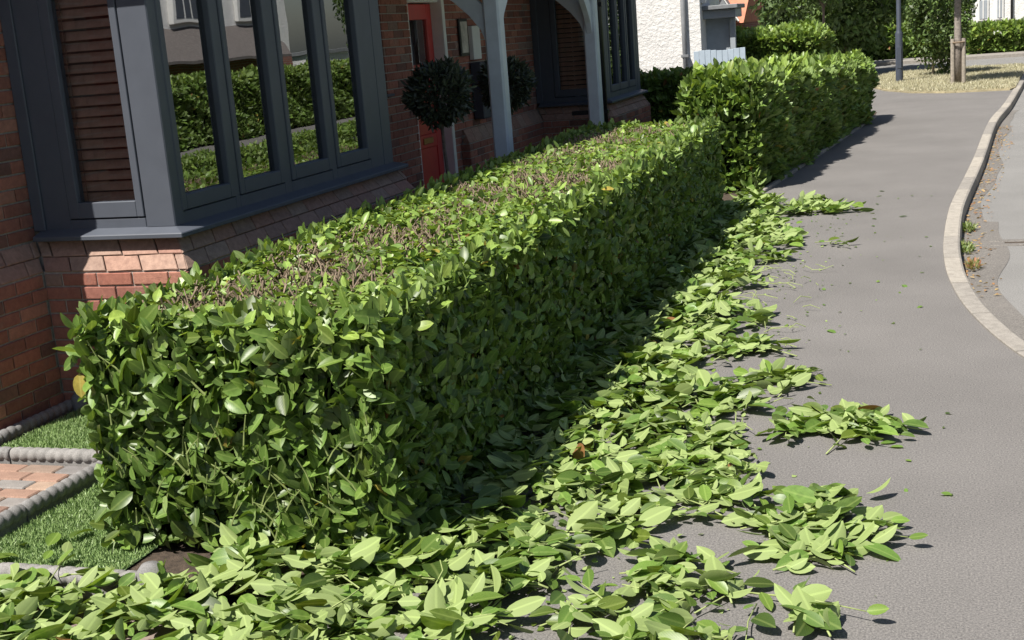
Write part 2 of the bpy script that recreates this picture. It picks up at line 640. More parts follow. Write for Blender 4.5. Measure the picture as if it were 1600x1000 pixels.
# side road behind the verge
link('side_road', rawmesh('side_road', [(-14, 37.2, -0.096), (2.6, 37.2, -0.096), (2.6, 45.9, -0.096), (-14, 45.9, -0.096)], [(0, 1, 2, 3)]), None, M_road)
tag(bpy.data.objects['side_road'], 'side road behind the dry grass verge', 'road', kind='structure')
fp = MB().box((-14, 45.0, -0.12), (30, 46.4, 0.02)).build('far_pavement', M_kerb, None, 0.01)
tag(fp, 'pale pavement strip before the far hedge', 'pavement', kind='structure')

KB = empty('kerb', (0, 0, 0)); tag(KB, 'curved line of pale concrete kerb stones beside the road', 'kerb', kind='structure')
kl = catmull(KERB, 0.915)
fine = catmull(KERB, 0.915 / 6)
tone = 0
for i in range(len(kl) - 1):
    seg = fine[i * 6:i * 6 + 7]
    if len(seg) < 2: continue
    V, F = [], []
    nseg = len(seg)
    for j, p in enumerate(seg):
        q0 = seg[max(j - 1, 0)]; q1 = seg[min(j + 1, nseg - 1)]
        d = (q1 - q0).normalized(); nn = Vector((d.y, -d.x))
        pp = p + d * (0.006 if j == 0 else (-0.006 if j == nseg - 1 else 0))
        up = 0.012 if not (19.5 < p.y < 24) else 0.012
        drop = 0.0
        prof = [(0.0, -0.15), (0.0, up - 0.004), (0.006, up), (0.105, up), (0.12, up - 0.01), (0.126, up - 0.03), (0.135, -0.15)]
        for (o_, z_) in prof:
            g = pp + nn * o_
            V.append((g.x, g.y, z_))
    m_ = 7
    for j in range(nseg - 1):
        for k in range(m_ - 1):
            F.append((j * m_ + k, (j + 1) * m_ + k, (j + 1) * m_ + k + 1, j * m_ + k + 1))
    F.append(tuple(range(m_))); F.append(tuple((nseg - 1) * m_ + k for k in range(m_))[::-1])
    me = rawmesh('kerb_stone', V, F)
    o = link('kerb_stone', me, KB, M_kerb)

# rough dirty gutter along the kerb and the drain channel over the road
gut = []
kfine = catmull(KERB, 0.05)
for p, q in zip(kfine, kfine[1:]):
    if 7 < p.y < 24:
        d = (q - p).normalized(); nn = Vector((d.y, -d.x))
        wdt = 0.27 + 0.07 * math.sin(p.y * 1.3) + 0.03 * math.sin(p.y * 3.1 + 1)
        if p.y > 12: wdt *= 0.55
        a = p + nn * 0.12; b_ = p + nn * (0.13 + wdt)
        gut.append((a, b_))
V = [(x.x, x.y, -0.096) for g in gut for x in g]
F = [(2 * i, 2 * i + 1, 2 * i + 3, 2 * i + 2) for i in range(len(gut) - 1)]
tag(link('gutter', rawmesh('gutter', V, F), None, M_rough), 'worn gravelly gutter strip along the kerb', 'gutter', kind='structure')
DC = empty('drain_channel', (0.9, 10.9, -0.1), 'narrow debris-filled drain channel crossing the road surface', 'drain')
for k, (y0, y1) in enumerate(((-0.13, -0.055), (0.045, 0.12))):
    MB().box((-0.52, y0, -0.05), (3.0, y1, 0.012)).build('channel_edge', M_rough, DC, 0.008)
MB().box((-0.52, -0.05, -0.05), (3.0, 0.04, 0.003)).build('channel_bed', M_soil, DC, 0)

# ------------------------------------------------------------------ front garden ground
tag(link('garden_soil', rawmesh('garden_soil', [(-4.8, 3.56, 0.004), (-1.93, 3.62, 0.004), (-1.93, 13.6, 0.004), (-4.8, 13.6, 0.004)], [(0, 1, 2, 3)]), None, M_soil), 'brown soil under the clipped hedge', 'soil', kind='structure')
tag(link('garden_beyond', rawmesh('garden_beyond', [(-9, 13.6, 0.002), (-1.9, 13.6, 0.002), (-1.05, 22.9, 0.002), (-1.05, 24, 0.002), (-9, 24, 0.002)], [(0, 1, 2, 3, 4)]), None, M_soil), 'soil of the next front garden', 'soil', kind='structure')
tag(link('driveway', rawmesh('driveway', [(-8, 1.0, 0.004), (-2.45, 1.0, 0.004), (-2.2, 3.48, 0.004), (-8, 3.48, 0.004)], [(0, 1, 2, 3)]), None, M_drive), 'brown driveway before the rope-topped edging', 'driveway', kind='structure')
lawn_rects = [(-4.52, 4.86, -2.9, 5.74), (-3.62, 3.6, -2.9, 4.86)]
LV = []
LF = []
for i, (x0, y0, x1, y1) in enumerate(lawn_rects):
    k = len(LV); LV += [(x0, y0, 0.012), (x1, y0, 0.012), (x1, y1, 0.012), (x0, y1, 0.012)]; LF.append((k, k + 1, k + 2, k + 3))
tag(link('lawn', rawmesh('lawn', LV, LF), None, M_lawnbase), 'ground under the short green lawn', 'lawn', kind='structure')


def blades(name, n, rects, L, Wd, cols, m, z, inside=None):
    A = np.array([(x1 - x0) * (y1 - y0) for x0, y0, x1, y1 in rects]); A = A / A.sum()
    r = rng.choice(len(rects), n, p=A)
    R_ = np.array(rects)[r]
    x = R_[:, 0] + rng.random(n) * (R_[:, 2] - R_[:, 0]); y = R_[:, 1] + rng.random(n) * (R_[:, 3] - R_[:, 1])
    if inside is not None:
        k = inside(x, y); x, y = x[k], y[k]; n = len(x)
    P = np.stack([x, y, np.full(n, z)], 1)
    ang = rng.random(n) * 2 * math.pi
    lean = rng.random(n) * 0.9 + 0.15
    D = np.stack([np.cos(ang) * lean, np.sin(ang) * lean, np.ones(n)], 1)
    N = unit(rng.normal(size=(n, 3)) + np.array([0, 0, 0.01]))
    lv = Leaves()
    c0 = np.array(cols[0]); c1 = np.array(cols[1]); t = rng.random((n, 1))
    lv.add('tiny', P, D, N, L * (0.6 + 0.7 * rng.random(n)), Wd, c0 * (1 - t) + c1 * t, 0.0, 0.3)
    return link(name, lv.mesh(name), None, m)


g = blades('grass', 70000, lawn_rects, 0.021, 0.0042, [(0.14, 0.235, 0.06), (0.30, 0.41, 0.16)], M_grass, 0.012)
tag(g, 'short bright green artificial grass before the brick house', 'grass', kind='stuff')

# block paved path corner
PT = empty('path', (0, 0, 0)); tag(PT, 'small path of red and grey paving blocks edged with rope-topped stones', 'path', kind='structure')
link('path_bed', rawmesh('path_bed', [(-6, 3.7, 0.008), (-3.7, 3.7, 0.008), (-3.7, 4.77, 0.008), (-6, 4.77, 0.008)], [(0, 1, 2, 3)]), PT, M_mortar)
M_pav = [concrete('paver_' + str(i), c, 0.2) for i, c in enumerate([(0.31, 0.20, 0.155), (0.26, 0.245, 0.235), (0.34, 0.25, 0.195)])]
ry = 4.70
row = 0
while ry > 3.75:
    x = -3.72 - (0.1 if row % 2 else 0.0)
    while x > -5.3:
        o = MB().box((-0.098, -0.048, -0.03), (0.098, 0.048, 0.0)).build('paving_block', random.choice(M_pav), PT, 0.006)
        o.location = (x - 0.1 + random.uniform(-.001, .001), ry, 0.034 + random.uniform(-.002, .002))
        o.rotation_euler = (random.uniform(-.01, .01), random.uniform(-.01, .01), random.uniform(-.01, .01))
        x -= 0.204
    ry -= 0.103; row += 1


# rope-topped edging stones
def rope_stone_mesh(L=0.6, seed=0):
    """block with a twisted rope roll along its top; local X runs along the stone"""
    V, F = [], []
    nx, na = 72, 14
    r0 = 0.036
    for i in range(nx + 1):
        x = (i / nx) * L
        for k in range(na):
            a = 2 * math.pi * k / na
            ph = (x / 0.052) * 2 * math.pi + a
            rr = r0 * (1 - 0.20 * (0.5 - 0.5 * math.cos(ph)) ** 4)
            if i in (0, nx): rr *= 0.85
            V.append((x, rr * math.cos(a), 0.085 + rr * math.sin(a)))
    for i in range(nx):
        for k in range(na):
            k2 = (k + 1) % na
            F.append((i * na + k, (i + 1) * na + k, (i + 1) * na + k2, i * na + k2))
    F.append(tuple(range(na))); F.append(tuple(nx * na + k for k in range(na))[::-1])
    b = MB().add(V, F)
    b.box((0.002, -0.024, -0.06), (L - 0.002, 0.024, 0.07))
    me = bpy.data.meshes.new('edging_stone')
    me.from_pydata(b.V, [], b.F)
    me.materials.append(M_rope)
    me.polygons.foreach_set('use_smooth', [True] * (nx * na) + [False] * (len(me.polygons) - nx * na))
    me.update()
    return me


rope_me = rope_stone_mesh()


def rope_row(name, p0, ang, n, label, z=0.0):
    e = empty(name, (p0[0], p0[1], z), label, 'edging', 'rope-topped edging rows')
    e.rotation_euler = (0, 0, ang)
    for i in range(n):
        o = link('edging_stone', rope_me, e)
        o.location = (i * 0.604, random.uniform(-.004, .004), random.uniform(-.004, .004))
        o.rotation_euler = (0, random.uniform(-.008, .008), 0)
    return e


rope_row('rope_edging', (-4.60, 4.50), math.pi / 2, 2, 'grey rope-topped edging stones along the foot of the brick house wall', -0.05)
rope_row('rope_edging', (-3.66, 4.80), math.pi, 3, 'grey rope-topped edging between the paving blocks and the lawn by the wall', -0.022)
rope_row('rope_edging', (-3.66, 4.72), -math.pi / 2, 2, 'grey rope-topped edging between the paving blocks and the lawn by the hedge', -0.022)
rope_row('rope_edging', (-2.68, 3.53), math.pi, 4, 'grey rope-topped edging beside the driveway, half buried in clippings', -0.008)
tm = MB()
tm.lathe([(0.001, 0.17), (0.03, 0.165), (0.05, 0.14), (0.056, 0.11), (0.05, 0.085), (0.045, 0.07), (0.05, 0.0)], n=14)
e = tm.build('edging_end_post', M_rope, None, 0, True); e.location = (-2.63, 3.53, -.02)
tag(e, 'round-topped grey end stone finishing the driveway edging', 'edging')
wr = MB().lathe([(0.001, 0.105), (0.032, 0.10), (0.052, 0.075), (0.055, 0.04), (0.05, 0.0)], n=14).build('edging_end_post', M_rope, None, 0, True)
wr.location = (-4.55, 5.72, 0.0)
tag(wr, 'round-topped grey end stone in the corner of the brick wall', 'edging')

# ------------------------------------------------------------------ the brick house
HOUSE = empty('brick_house', (-4.7, 5.2, 0), 'red brick house with grey bay windows and a timber porch', 'house')
HOUSE.matrix_world = Matrix.Identity(4)
HOUSE.location = (0, 0, 0)
XW = -4.74      # face of the upper front wall
XP = -4.645     # face of the plinth
XF = -3.84      # face of the bay frames
ZP0, ZP1, ZP2 = 0.79, 0.868, 0.945
Y1, Y2 = 5.80, 8.78
YB1, YB2 = 15.34, 17.25
XB2 = -3.84

BR = []    # bricks: (front four corners, inward normal, depth)


def brick_col():
    t = random.random()
    c = [0.36, 0.15, 0.11]
    if t < 0.25: c = [0.30, 0.13, 0.10]
    elif t < 0.38: c = [0.22, 0.115, 0.095]
    elif t < 0.5: c = [0.40, 0.19, 0.14]
    elif t < 0.56: c=[0.30, 0.20, 0.165]
    f = random.uniform(0.85, 1.15)
    return [x * f for x in c]


def wall_bricks(o, u, nrm, length, z0, z1, holes=(), depth=0.07, shift=0, first=0):
    """stretcher bond on a vertical face; o is a point on the face, u runs along it, nrm faces outward"""
    o, u, nrm = Vector(o), Vector(u), Vector(nrm)
    z = z0; c = first
    while z + 0.05 < z1 + 0.02:
        top = min(z + 0.065, z1)
        s0 = -0.1125 if c % 2 else 0.0
        s0 += shift
        while s0 < length:
            a, b = max(s0, 0.0), min(s0 + 0.215, length)
            s0 += 0.225
            if b - a < 0.03: continue
            spans = [(a, b)]
            for (h0, h1, hz0, hz1) in holes:
                if top <= hz0 + 0.01 or z >= hz1 - 0.01: continue
                new = []
                for (p, q) in spans:
                    if q <= h0 or p >= h1: new.append((p, q)); continue
                    if p < h0: new.append((p, h0))
                    if q > h1: new.append((h1, q))
                spans = new
            for (p, q) in spans:
                if q - p < 0.025: continue
                push = random.uniform(-0.0015, 0.003)
                f = o + nrm * push
                BR.append(([f + u * p + Vector((0, 0, z)), f + u * q + Vector((0, 0, z)), f + u * q + Vector((0, 0, top)), f + u * p + Vector((0, 0, top))], nrm, depth))
        z += 0.075; c += 1


def slope_bricks(p0, p1, q0, q1, nrm, step=0.225, shift=0.0, mitre=None):
    """a sloping plinth course: p0-p1 its lower edge, q0-q1 its upper edge"""
    p0, p1, q0, q1 = map(Vector, (p0, p1, q0, q1))
    L = (p1 - p0).length
    s = -shift
    while s < L:
        a, b = max(s, 0) + 0.004, min(s + step, L) - 0.004
        s += step
        if b - a < 0.03: continue
        A = p0 + (p1 - p0) * (a / L); B = p0 + (p1 - p0) * (b / L)
        A2 = q0 + (q1 - q0) * (a / L); B2 = q0 + (q1 - q0) * (b / L)
        BR.append(([A, B, B2, A2], Vector(nrm), 0.06, 'slope'))


bay1_lower = Y1 - 0.10
# main wall, left of the bay
wall_bricks((XW, 5.13, 0), (0, 1, 0), (1, 0, 0), Y1 + 0.03 - 5.13, 0.955, 3.3)
wall_bricks((XP, 5.13, 0), (0, 1, 0), (1, 0, 0), Y1 - 0.10 - 5.13, 0.035, ZP0 - 0.004)
slope_bricks((XP, 5.13, ZP0), (XP, Y1 - 0.10, ZP0), (XP - 0.048, 5.13, ZP1 - 0.006), (XP - 0.048, Y1 - 0.06, ZP1 - 0.006), (0.8, 0, 0.6))
slope_bricks((XP - 0.044, 5.13, ZP1), (XP - 0.044, Y1 - 0.055, ZP1), (XW, 5.13, ZP2), (XW, Y1 - 0.01, ZP2), (0.8, 0, 0.6), shift=0.11)


def bay_bricks(ya, yb, xf):
    """plinth of a bay: near return facing -Y, front facing +X"""
    o = 0.10
    wall_bricks((XP, ya - o, 0), (1, 0, 0), (0, -1, 0), (xf + o) - XP, 0.035, ZP0 - 0.004)
    wall_bricks((xf + o, ya - o, 0), (0, 1, 0), (1, 0, 0), yb - ya + 2 * o, 0.035, ZP0 - 0.004, first=1)
    slope_bricks((XP, ya - o, ZP0), (xf + o, ya - o, ZP0), (XP - 0.04, ya - o + 0.048, ZP1 - 0.006), (xf + o - 0.048, ya - o + 0.048, ZP1 - 0.006), (0, -0.8, 0.6), shift=0.05)
    slope_bricks((XP - 0.04, ya - o + 0.044, ZP1), (xf + o - 0.044, ya - o + 0.044, ZP1), (XW, ya - 0.005, ZP2), (xf + 0.005, ya - 0.005, ZP2), (0, -0.8, 0.6), shift=0.15)
    slope_bricks((xf + o, ya - o, ZP0), (xf + o, yb + o, ZP0), (xf + o - 0.048, ya - o + 0.048, ZP1 - 0.006), (xf + o - 0.048, yb + o - 0.048, ZP1 - 0.006), (0.8, 0, 0.6))
    slope_bricks((xf + o - 0.044, ya - o + 0.044, ZP1), (xf + o - 0.044, yb + o - 0.044, ZP1), (xf + 0.005, ya - 0.005, ZP2), (xf + 0.005, yb + 0.005, ZP2), (0.8, 0, 0.6), shift=0.11)


bay_bricks(Y1, Y2, XF)
bay_bricks(YB1, YB2, XB2)
# wall between the bay and the porch, with the narrow window and the door
DY0, DY1 = 11.44, 12.36
NW = (10.05, 10.80)
wall_bricks((XW, Y2 - 0.05, 0), (0, 1, 0), (1, 0, 0), YB1 + 0.02 - Y2 + 0.05, 0.035, 2.72,
            holes=[(NW[0] - Y2 + 0.05, NW[1] - Y2 + 0.05, 1.42, 2.5), (DY0 - Y2 + 0.05, DY1 - Y2 + 0.05, 0, 2.32)], shift=-0.03)
# plinth right of the door
wall_bricks((XP, 12.56, 0), (0, 1, 0), (1, 0, 0), YB1 - 0.10 - 12.56, 0.035, ZP0 - 0.004)
wall_bricks((XW, 12.56, 0), (1, 0, 0), (0, -1, 0), XP - XW, 0.035, ZP0 - 0.004)
slope_bricks((XP, 12.56, ZP0), (XP, YB1 - .1, ZP0), (XP - 0.085, 12.63, ZP2 - .02), (XP - 0.085, YB1 - .06, ZP2 - .02), (0.8, 0, 0.6))

# backing walls (mortar)
W_ = MB()
t = 0.009
for lo, hi in [((-4.95, 5.13, 0), (XW - t, Y1 + 0.05, 5.2)), ((-4.94, 5.14, 0), (XP - t, Y1 - 0.1, ZP0 - .004)), ((-4.93, 5.14, 0), (XP - t - 0.05, Y1 - 0.05, ZP1)),
               ((-4.95, Y1 + 0.05, 2.62), (XW - t, Y2 - 0.06, 5.2)),
               ((-4.95, Y2 - 0.06, 0), (XW - t, NW[0], 5.2)), ((-4.95, NW[0], 0), (XW - t, NW[1], 1.42)), ((-4.95, NW[0], 2.5), (XW - t, NW[1], 5.2)),
               ((-4.95, NW[1], 0), (XW - t, DY0, 5.2)), ((-4.95, DY0, 2.32), (XW - t, DY1, 5.2)), ((-4.95, DY1, 0), (XW - t, YB1 + 0.05, 5.2)),
               ((-4.94, 12.56 + t, 0), (XP - t, YB1 - 0.1, ZP0 - .004)), ((-4.93, 12.6, 0), (XP - t - 0.05, YB1 - 0.1, ZP1)),
               ((-4.95, YB1 + 0.05, 2.62), (XW - t, YB2 - 0.06, 5.2)), ((-4.95, YB2 - 0.06, 0), (XW - t, 19.6, 5.2))]:
    W_.box(lo, hi)
for ya, yb, xf in ((Y1, Y2, XF), (YB1, YB2, XB2)):
    o = 0.10
    W_.box((-4.9, ya - o + t, 0), (xf + o - t, ya + 0.06, ZP0 - .004))
    W_.box((xf - 0.1, ya + 0.06, 0), (xf + o - t, yb - 0.02, ZP0 - .004))
    W_.box((-4.9, yb - 0.02, 0), (xf + o - t, yb + o, ZP0 - .004))
    W_.box((-4.88, ya - o + 0.05 + t, ZP0 - .004), (xf + o - 0.05 - t, ya + 0.06, ZP1))
    W_.box((xf - 0.1, ya + 0.06, ZP0 - .004), (xf + o - 0.05 - t, yb + 0.04, ZP1))
    W_.box((-4.87, ya + .004, ZP1), (xf - 0.004, ya + 0.06, ZP2 + .004))
    W_.box((xf - 0.1, ya + 0.06, ZP1), (xf - 0.004, yb, ZP2 + .004))
    W_.box((-4.87, yb - 0.06, ZP1), (xf - 0.1, yb, ZP2 + .004))
WALL = W_.build('wall', M_mortar, HOUSE)
# remaining outer walls and the roof
MB().box((-12.8, 5.135, 0), (-4.952, 5.3, 5.2)).box((-12.8, 19.4, 0), (-4.952, 19.6, 5.2)).box((-13, 5.135, 0), (-12.8, 19.6, 5.2)).build('rear_wall', M_farbrick, HOUSE)
MB().prism([(-13.25, 5.15), (-4.45, 5.15), (-4.45, 5.25), (-8.85, 7.9), (-13.25, 5.25)], 'y', 5.05, 19.7).build('roof', M_tile, HOUSE)

# bricks: the ones that show largest as single pieces, the rest as one part
camp = np.array([0, 0, 1.85])


def brick_mesh(items, name):
    V, F, Cc = [], [], []
    for it in items:
        q, nrm, dep = it[0], it[1], it[2]
        n = ((q[1] - q[0]).cross(q[3] - q[0])).normalized()
        if n.dot(nrm) < 0: n = -n
        cen = sum(q, Vector()) / 4
        ch = 0.0035
        rim = [p - n * ch for p in q]
        rr = []
        for p in q:
            d = (cen - p)
            e1 = (q[1] - q[0]).normalized(); e2 = (q[3] - q[0]).normalized()
            jit = ch * random.uniform(0.6, 1.6)
            rr.append(p + e1 * (jit if d.dot(e1) > 0 else -jit) + e2 * (jit if d.dot(e2) > 0 else -jit))
        back = [p - n * dep for p in q]
        k = len(V)
        V += [tuple(p) for p in rr + rim + back]
        f = [(0, 1, 2, 3)] + [(i, (i + 1) % 4, 4 + (i + 1) % 4, 4 + i) for i in range(4)] + [(4 + i, 4 + (i + 1) % 4, 8 + (i + 1) % 4, 8 + i) for i in range(4)]
        F += [tuple(k + i for i in a) for a in f]
        c = brick_col()
        if len(it) > 3:
            k_ = random.uniform(.45, .95)
            c = [x * (1 - k_) + y * k_ for x, y in zip(c, (0.40, 0.285, 0.225))]
        Cc += [c] * 12
    me = bpy.data.meshes.new(name)
    me.from_pydata(V, [], F)
    bm = bmesh.new(); bm.from_mesh(me); bmesh.ops.recalc_face_normals(bm, faces=bm.faces)
    bm.to_mesh(me); bm.free()
    at = me.attributes.new('Col', 'FLOAT_COLOR', 'POINT')
    a = np.ones((len(V), 4), np.float32); a[:, :3] = Cc
    at.data.foreach_set('color', a.ravel())
    me.materials.append(M_brick)
    me.update()
    return me


Rm = np.array([[0.9479, 0.3088, -0.0776], [0.0044, 0.2309, 0.9730], [-0.3184, 0.9227, -0.2175]])   # right, up, forward


def px(p):
    q = Rm @ (np.array(p) - camp)
    return 800 + 1989.8 * q[0] / q[2], 500 - 1989.8 * q[1] / q[2]


def seen(b):
    c = sum(b[0], Vector()) / 4
    x, y = px(c)
    nrm = b[1]
    face = nrm.dot(Vector((0, 0, 1.85)) - c)
    if face <= 0 or not (-40 < x < 1640 and -40 < y < 1040): return 1e9
    hid = c.y > 4 and c.z < 0.55 and c.x > -4.6      # behind the hedge
    if c.x > -3.8 and c.z < 0.62 + 0.02 * c.y: hid = True
    if abs(c.x - XW) < .02 and Y2 - 0.1 < c.y < 10.7: hid = True
    if c.y > 9 and c.z < 0.75: hid = True
    return (c - Vector((0, 0, 1.85))).length + (1000 if hid else 0)


BR.sort(key=seen)
for b in BR[:300]:
    link('brick', brick_mesh([b], 'brick'), WALL)
st = link('brickwork', brick_mesh(BR[300:], 'brickwork'), WALL)
tag(st, kind='stuff')


# ---- bay window
def bay(ya, yb, xf, panes, blind_label, ztop=2.62, main=True):
    B = empty('bay_window', (0, 0, 0), parent=HOUSE)
    f = MB()
    # frame of the near return (face at y = ya)
    zf0 = 1.0
    f.box((-4.735, ya, zf0), (-4.50, ya + 0.07, ztop - 0.12))
    f.box((-4.50, ya, zf0), (-4.02, ya + 0.07, 1.055))
    f.box((-4.50, ya, 2.42), (-4.02, ya + 0.07, ztop - 0.12))
    f.build('frame', M_frame, B, 0.004)
    # moulded strip over the joint with the brick wall
    MB().box((-4.738, ya - 0.016, zf0), (-4.66, ya - 0.001, ztop - 0.12)).build('cover_strip', M_frame, B, 0.005)
    # sash of the return
    s = MB()
    x0, x1, z0, z1 = -4.494, -4.024, 1.061, 2.414
    rw = 0.062
    s.box((x0, ya - 0.006, z0), (x0 + rw, ya + 0.06, z1)); s.box((x1 - rw * 0.7, ya - 0.006, z0), (x1, ya + 0.06, z1))
    s.box((x0 + rw, ya - 0.006, z0), (x1 - rw * .7, ya + 0.06, z0 + 0.085)); s.box((x0 + rw, ya - 0.006, z1 - 0.085), (x1 - rw * .7, ya + 0.06, z1))
    s.build('sash', M_frame, B, 0.003)
    bx('pane', (x0 + rw - .005, ya + 0.026, z0 + 0.08), (x1 - rw * .7 + .005, ya + 0.03, z1 - 0.08), M_clear, B, 0)
    # corner post
    bx('corner_post', (-4.018, ya - 0.004, zf0), (xf + 0.002, ya + 0.09, ztop - 0.12), M_frame, B, 0.006)
    # front
    g = MB()
    zg = 1.03
    g.box((xf - 0.07, ya + 0.09, zf0), (xf, ya + 0.098, ztop - .12))
    edges = [ya + 0.098] + [p for pr in panes for p in (pr[0] - 0.055, pr[1] + 0.055)] + [yb - 0.18]
    # mullions fill between the sashes
    ms = [(edges[0], edges[1])] + [(edges[i], edges[i + 1]) for i in range(2, len(edges) - 1, 2)]
    for a, b in ms:
        if b - a > 0.002: g.box((xf - 0.07, a, zf0), (xf, b, ztop - .12))
    for p in panes:
        g.box((xf - 0.07, p[0] - 0.055, zf0), (xf, p[1] + 0.055, 1.068))
        g.box((xf - 0.07, p[0] - 0.055, 2.42), (xf, p[1] + 0.055, ztop - .12))
    g.box((xf - 0.07, yb - 0.18, zf0), (xf + 0.003, yb - 0.02, ztop - .12))
    g.build('front_frame', M_frame, B, 0.003)
    for (a, b) in panes:
        s = MB()
        a0, b0, z0, z1 = a - 0.051, b + 0.051, 1.073, 2.415
        s.box((xf - 0.06, a0, z0), (xf + 0.008, a, z1)); s.box((xf - 0.06, b, z0), (xf + 0.008, b0, z1))
        s.box((xf - 0.06, a, z0), (xf + 0.008, b, 1.155)); s.box((xf - 0.06, a, 2.34), (xf + 0.008, b, z1))
        s.build('sash', M_frame, B, 0.005)
        bx('pane', (xf - 0.034, a - .005, 1.15), (xf - 0.03, b + .005, 2.345), M_glass, B, 0)
    # far return and sill
    bx('far_return', (-4.735, yb - 0.07, zf0), (xf - 0.075, yb, ztop - .12), M_frame, B, 0.004)
    o = 0.085
    V = [(-4.70, ya - o), (xf + o, ya - o), (xf + o, yb + o - 0.02), (-4.70, yb + o - 0.02)]
    Vi = [(-4.70, ya + 0.06), (xf - 0.06, ya + 0.06), (xf - 0.06, yb - 0.06), (-4.70, yb - 0.06)]
    SV = [(x, y, 0.952) for x, y in V] + [(x, y, 0.978) for x, y in V] + [(x, y, 1.004) for x, y in [(-4.70, ya - 0.0), (xf + 0.0, ya - 0.0), (xf, yb), (-4.70, yb)]] + [(x, y, 1.004) for x, y in Vi]
    SF = []
    for i in range(3):
        SF += [(i, i + 1, 5 + i, 4 + i), (4 + i, 5 + i, 9 + i, 8 + i), (8 + i, 9 + i, 13 + i, 12 + i)]
    SF += [(0, 4, 8, 12), (3, 15, 11, 7), (0, 3, 2, 1)]
    MB().add(SV, SF).build('sill', M_frame, B, 0.004)
    # canopy roof over the bay
    ov = 0.205
    MB().box((-4.735, ya - ov, ztop - 0.118), (xf + ov, yb + ov, ztop - 0.02)).build('fascia', M_frame, B, 0.006)
    MB().add([(-4.735, ya - ov - .03, ztop - .018), (xf + ov + .03, ya - ov - .03, ztop - .018), (xf + ov + .03, yb + ov + .03, ztop - .018), (-4.735, yb + ov + .03, ztop - .018), (-4.735, ya + .3, ztop + .4), (-4.735, yb - .3, ztop + .4)],
             [(0, 1, 4), (1, 2, 5, 4), (2, 3, 5), (0, 3, 2, 1), (0, 4, 5, 3)]).build('bay_roof', M_tile, B)
    # dim room behind the panes
    R_ = MB()
    R_.add([(-8.5, ya + .1, .93), (xf - .1, ya + .1, .93), (xf - .1, yb - .1, .93), (-8.5, yb - .1, .93), (-8.5, ya + .1, 2.6), (-8.5, yb - .1, 2.6), (xf - .1, ya + .1, 2.495), (xf - .1, yb - .1, 2.495)],
           [(0, 1, 2, 3), (0, 3, 5, 4), (4, 5, 7, 6)])
    R_.add([(-8.5, ya + .11, 0.9), (-4.74, ya + .11, 0.9), (-4.74, ya + .11, 2.7), (-8.5, ya + .11, 2.7), (-8.5, yb - .11, 0.9), (-4.74, yb - .11, 0.9), (-4.74, yb - .11, 2.7), (-8.5, yb - .11, 2.7)], [(0, 1, 2, 3), (4, 7, 6, 5)])
    R_.build('room', M_room, B)
    # venetian blind of the return: a thing of its own
    VB = empty('venetian_blind', (-4.26, ya + 0.10, 1.1), blind_label, 'blind')
    nsl = 23
    sm = bpy.data.meshes.new('slat')
    SVv = []
    xs0, xs1 = -0.225, 0.232
    for x in (xs0, xs1):
        for k in range(5):
            q = (k / 4 - 0.5)
            SVv.append((x, q * 0.030, q * 0.044 + 0.003 * (1 - 4 * q * q)))
    for x in (xs0, xs1):
        for k in range(5):
            q = (k / 4 - 0.5)
            SVv.append((x, q * 0.030 + .003, q * 0.044 + 0.003 * (1 - 4 * q * q) - .002))
    SFf = [(k, 5 + k, 6 + k, k + 1) for k in range(4)] + [(10 + k, 11 + k, 16 + k, 15 + k) for k in range(4)] + [(0, 10, 15, 5), (4, 9, 19, 14)]
    sm.from_pydata(SVv, [], SFf); sm.materials.append(M_slat); sm.update()
    for i in range(nsl):
        o_ = link('slat', sm, VB)
        o_.location = (random.uniform(-.001, .001), 0, 0.065 + i * 0.0575)
        o_.rotation_euler = (random.uniform(-.05, .05), random.uniform(-.004, .004), 0)
    bx('bottom_rail', (xs0, -0.012, 0.005), (xs1, 0.012, 0.026), M_slat, VB, 0.003)
    for xx in (-0.165, 0.2):
        MB().tube([(xx, -0.021, 0.0), (xx, -0.021, 1.36)], 0.0022, 5).build('ladder_cord', M_cord, VB)
    return B


bay(Y1, Y2 - 0.04, XF, [(5.925, 6.385), (6.545, 6.985), (7.185, 7.655), (7.835, 8.285)], 'brown wooden slatted blind in the side pane of the bay beside the clipped hedge')
bay(YB1, YB2, XB2, [(15.60, 15.98), (16.10, 16.46), (16.60, 16.92)], 'brown wooden slatted blind in the dark side pane behind the porch')

# ---- narrow window, door, porch
NWn = empty('narrow_window', (0, 0, 0), parent=HOUSE)
f = MB()
a, b = NW
f.box((-4.87, a, 1.42), (-4.80, a + .06, 2.5)).box((-4.87, b - .06, 1.42), (-4.80, b, 2.5)).box((-4.87, a + .06, 1.42), (-4.80, b - .06, 1.49)).box((-4.87, a + .06, 2.43), (-4.80, b - .06, 2.5))
f.build('frame', M_frame, NWn, 0.004)
bx('pane', (-4.845, a + .055, 1.485), (-4.841, b - .055, 2.435), M_glass, NWn, 0)
MB().box((-4.80, a - .04, 1.395), (-4.69, b + .04, 1.42)).build('sill', M_frame, NWn, 0.005)
bx('window_lining', (-5.4, a, 1.3), (-5.3, b, 2.6), M_room, NWn, 0)

